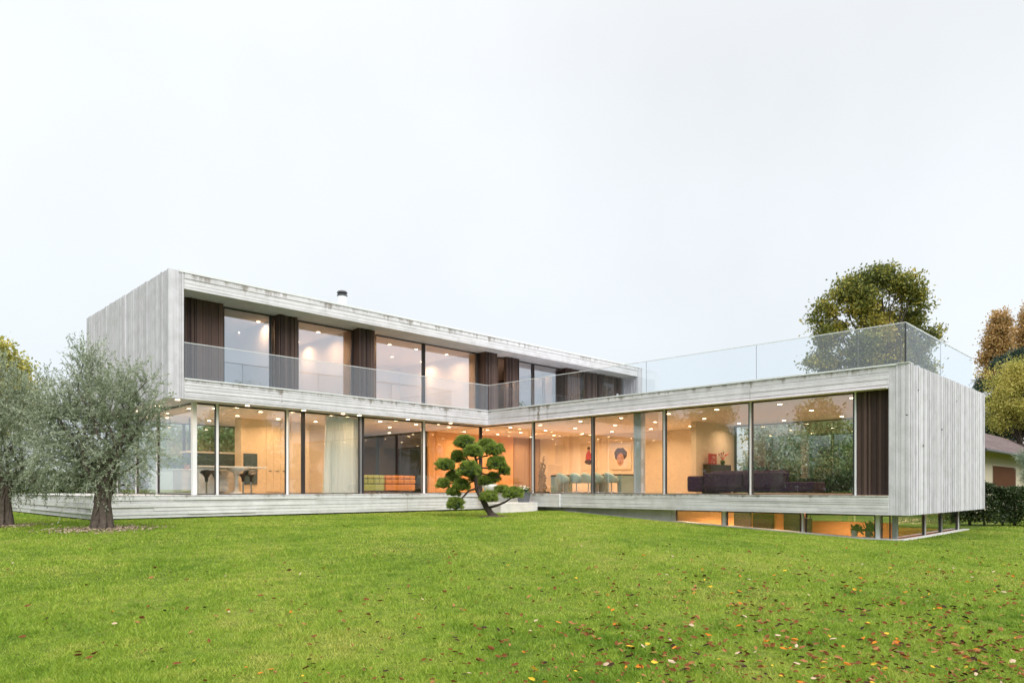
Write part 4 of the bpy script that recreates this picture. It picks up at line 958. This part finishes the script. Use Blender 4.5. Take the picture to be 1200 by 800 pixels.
a = at(150, HZ, 48); b_ = at(330, HZ, 56)
t = thing('garden_wall', 'pale rendered garden wall seen through the kitchen glass', 'wall', ((a.x+b_.x)/2, (a.y+b_.y)/2, -1))
U = (b_-a); L = U.length; U.normalize(); Nn = Vector((U.y, -U.x, 0)); mb = MB(); mb.fr(Vector((a.x, a.y, 0)), U, EZ, Nn, 0, L, -1.1, 1.35, 0, .25); mb.build('wall', 'garden_wall', t)
mb = MB(); mb.fr(Vector((a.x, a.y, 0)), U, EZ, Nn, -.05, L+.05, 1.352, 1.42, -.04, .29); mb.build('coping', 'conc_smooth', t)
# neighbour's house
nx0, nx1, ny0 = 44.0, 76.0, 9.3
t = thing('neighbour_house', 'low beige house with a brown tiled roof behind the hedge on the right', 'house', (50, ny0, -1.4))
mb = MB(); mb.box(nx0, nx1, ny0, 13.2, -1.5, 2.4); mb.build('wall', 'stucco', t)
mb = MB(); R = random.Random(2)
zr = lambda y: 2.12+(y-8.5)*.60
for yy0 in np.arange(8.5, 11.05, .36):
    for x in np.arange(nx0-.6, nx1, .24):
        z0, z1 = zr(yy0), zr(yy0+.38); j = R.uniform(-.012, .012)
        mb.hexa([(x, yy0, z0+j), (x+.12, yy0, z0+.06+j), (x+.23, yy0, z0+j), (x+.12, yy0, z0-.02+j), (x, yy0+.38, z1-.03), (x+.12, yy0+.38, z1+.03), (x+.23, yy0+.38, z1-.03), (x+.12, yy0+.38, z1-.05)])
rf = mb.build('roof', 'tile', t)
mb = MB(); mb.hexa([(nx0-.6, 8.5, 1.96), (nx1, 8.5, 1.96), (nx1, 11.2, zr(11.2)-.14), (nx0-.6, 11.2, zr(11.2)-.14), (nx0-.6, 8.5, 2.05), (nx1, 8.5, 2.05), (nx1, 11.2, zr(11.2)-.07), (nx0-.6, 11.2, zr(11.2)-.07)])
mb.hexa([(nx0-.6, 11.21, zr(11.2)-.14), (nx1, 11.21, zr(11.2)-.14), (nx1, 13.9, 1.96), (nx0-.6, 13.9, 1.96), (nx0-.6, 11.21, zr(11.2)+.02), (nx1, 11.21, zr(11.2)+.02), (nx1, 13.9, 2.1), (nx0-.6, 13.9, 2.1)]); mb.build('roof_deck', 'tile', rf)
MB().tube([(nx0-.6, 8.43, 2.03), (nx1, 8.43, 2.03)], [.08, .08], 8).build('gutter', 'dark_metal', rf)
xa, xb = X(1163, ny0), X(1189, ny0)
w = MB().box(xa-.06, xb+.06, ny0-.03, ny0-.002, -.22, 1.42).build('window', 'stucco', t)
mb = MB(); mb.box(xa, xb, ny0-.06, ny0-.032, -.15, 1.35)
for k in range(22): mb.box(xa+.04, xb-.04, ny0-.075, ny0-.061, -.12+k*.066, -.075+k*.066)
mb.build('shutter', 'shutter', w)

# ---------------------------------------------------------------- garden trees on the viewer's side (mirrored in the glass)
b = Vector((38, -14, -1.5)); t0 = thing('garden_tree', 'leafy tree across the garden facing the house', 'tree', b, 'trees across the garden facing the house')
t0['_o'] = tuple(b)
lob = [(b.x+dx, b.y+dy, b.z+z, r) for dx, dy, z, r in ((0, 0, 6, 2.6), (2, 1, 5, 2), (-2, 0, 5.2, 2.2), (0, 2, 4.5, 2.2), (.5, -1.5, 4.5, 2), (0, 0, 8.2, 1.7), (1.5, 0, 7, 1.6), (-1.6, .5, 7, 1.5), (-3, 1, 4, 1.5), (3, -.5, 4, 1.4))]
P, dn, cc = lobe_points(lob, 9000, 24, .35)
mb = MB(); fk = b+Vector((0, 0, 3)); mb.tube([b, b+Vector((.1, 0, 1.5)), fk, fk+Vector((0, 0, 3))], [.3, .24, .2, .06], 8, .1, 1); limbs(mb, [fk], [Vector(l[:3]) for l in lob], .07, 3); mb.build('trunk', 'bark', t0)
V, Fc = leaves(P, .34, .2, dn, 1.2); npmesh('crown', V, Fc, 'green_leaf', t0)
spots = [(48, -18), (58, -10), (30, -22), (22, -30), (66, -20), (12, -38), (-22, 20), (-30, 28), (-18, 12), (-26, 38), (-34, 48), (-24, 54), (-14, 3), (-35, 14), (42, -28), (-8, -14)]
for i, (x, y) in enumerate(spots):
    c = copy_thing(t0, (x, y, -1.5), i*1.3, 'leafy tree across the garden facing the house'); s = random.uniform(.8, 1.25); c.scale = (s*1.1, s*1.1, s)

hedge('hedge_row', 'unseen hedge added to darken the reflections in the left wing glass', (10, -24, 0), (80, -24, 0), 1.5, -1.6, 2.3, 16000, .6, .45, 'green_leaf', 5)  # added out of view to block bright sky under the mirrored tree crowns
hedge('hedge_row', 'unseen hedge added to darken the reflections in the right wing glass', (-24, 5, 0), (-24, 80, 0), 1.5, -1.6, 2.3, 16000, .6, .45, 'green_leaf', 6)  # likewise added out of view, keeps pale sky out of the mirrored view
# ---------------------------------------------------------------- sky, sun, camera
w = bpy.data.worlds.new('World'); sc.world = w; w.use_nodes = True; t = w.node_tree
bg = t.nodes['Background']; bg.inputs['Strength'].default_value = .1
sky = t.nodes.new('ShaderNodeTexSky'); sky.sky_type = 'NISHITA'; sky.sun_disc = False
EL, AZ = math.radians(42), math.radians(205)
sky.sun_elevation = EL; sky.sun_rotation = AZ
tc = t.nodes.new('ShaderNodeTexCoord'); sx = t.nodes.new('ShaderNodeSeparateXYZ'); t.links.new(tc.outputs['Generated'], sx.inputs[0])
cr = ramp(t, [(0.0, (.64, .70, .75)), (.03, (.76, .82, .87)), (.2, (.82, .865, .905)), (.5, (.86, .89, .92)), (.75, (1, 1, 1)), (1, (1, 1, 1))]); t.links.new(sx.outputs[2], cr.inputs[0])
br = t.nodes.new('ShaderNodeMapRange'); br.inputs[1].default_value = .62; br.inputs[2].default_value = .95; br.inputs[3].default_value = 7.3; br.inputs[4].default_value = 21; t.links.new(sx.outputs[2], br.inputs[0])
no = t.nodes.new('ShaderNodeTexNoise'); no.inputs['Scale'].default_value = 1.6; no.inputs['Detail'].default_value = 4; t.links.new(tc.outputs['Generated'], no.inputs['Vector'])
nr = t.nodes.new('ShaderNodeMapRange'); nr.inputs[1].default_value = .3; nr.inputs[2].default_value = .7; nr.inputs[3].default_value = .91; nr.inputs[4].default_value = 1.06; t.links.new(no.outputs[0], nr.inputs[0])
mu = t.nodes.new('ShaderNodeMath'); mu.operation = 'MULTIPLY'; t.links.new(br.outputs[0], mu.inputs[0]); t.links.new(nr.outputs[0], mu.inputs[1])
vm = t.nodes.new('ShaderNodeVectorMath'); vm.operation = 'SCALE'; t.links.new(cr.outputs[0], vm.inputs[0]); t.links.new(mu.outputs[0], vm.inputs['Scale'])
t.links.new(mixc(t, .95, sky.outputs[0], vm.outputs[0]), bg.inputs['Color'])
L = bpy.data.lights.new('sun', 'SUN'); L.energy = 2.0; L.angle = math.radians(35); L.color = (1, .97, .93)
so = bpy.data.objects.new('sun', L); COL.objects.link(so)
dx = Vector((-.35*math.cos(EL), -.94*math.cos(EL), math.sin(EL))); so.rotation_euler = dx.to_track_quat('Z', 'Y').to_euler(); so.location = dx*60
sky.sun_rotation = math.atan2(dx.x, dx.y)
cam = bpy.data.cameras.new('camera'); cam.lens = 36*F/1200; cam.sensor_width = 36; cam.shift_y = (HZ-400)/1200; cam.clip_end = 2000; cam.clip_start = .1
co = bpy.data.objects.new('camera', cam); COL.objects.link(co); co.rotation_euler = (math.radians(90), 0, math.radians(-45)); sc.camera = co
for o in bpy.data.objects:
    if '_o' in o: del o['_o']
sc.view_settings.view_transform = 'Standard'; sc.view_settings.look = 'None'; sc.view_settings.exposure = .62; sc.view_settings.gamma = 1
c = sc.cycles; c.use_denoising = True; c.max_bounces = 8; c.diffuse_bounces = 4; c.glossy_bounces = 4; c.transmission_bounces = 4; c.transparent_max_bounces = 32
c.sample_clamp_indirect = 6; c.sample_clamp_direct = 0; c.caustics_reflective = False; c.caustics_refractive = False; c.use_light_tree = True
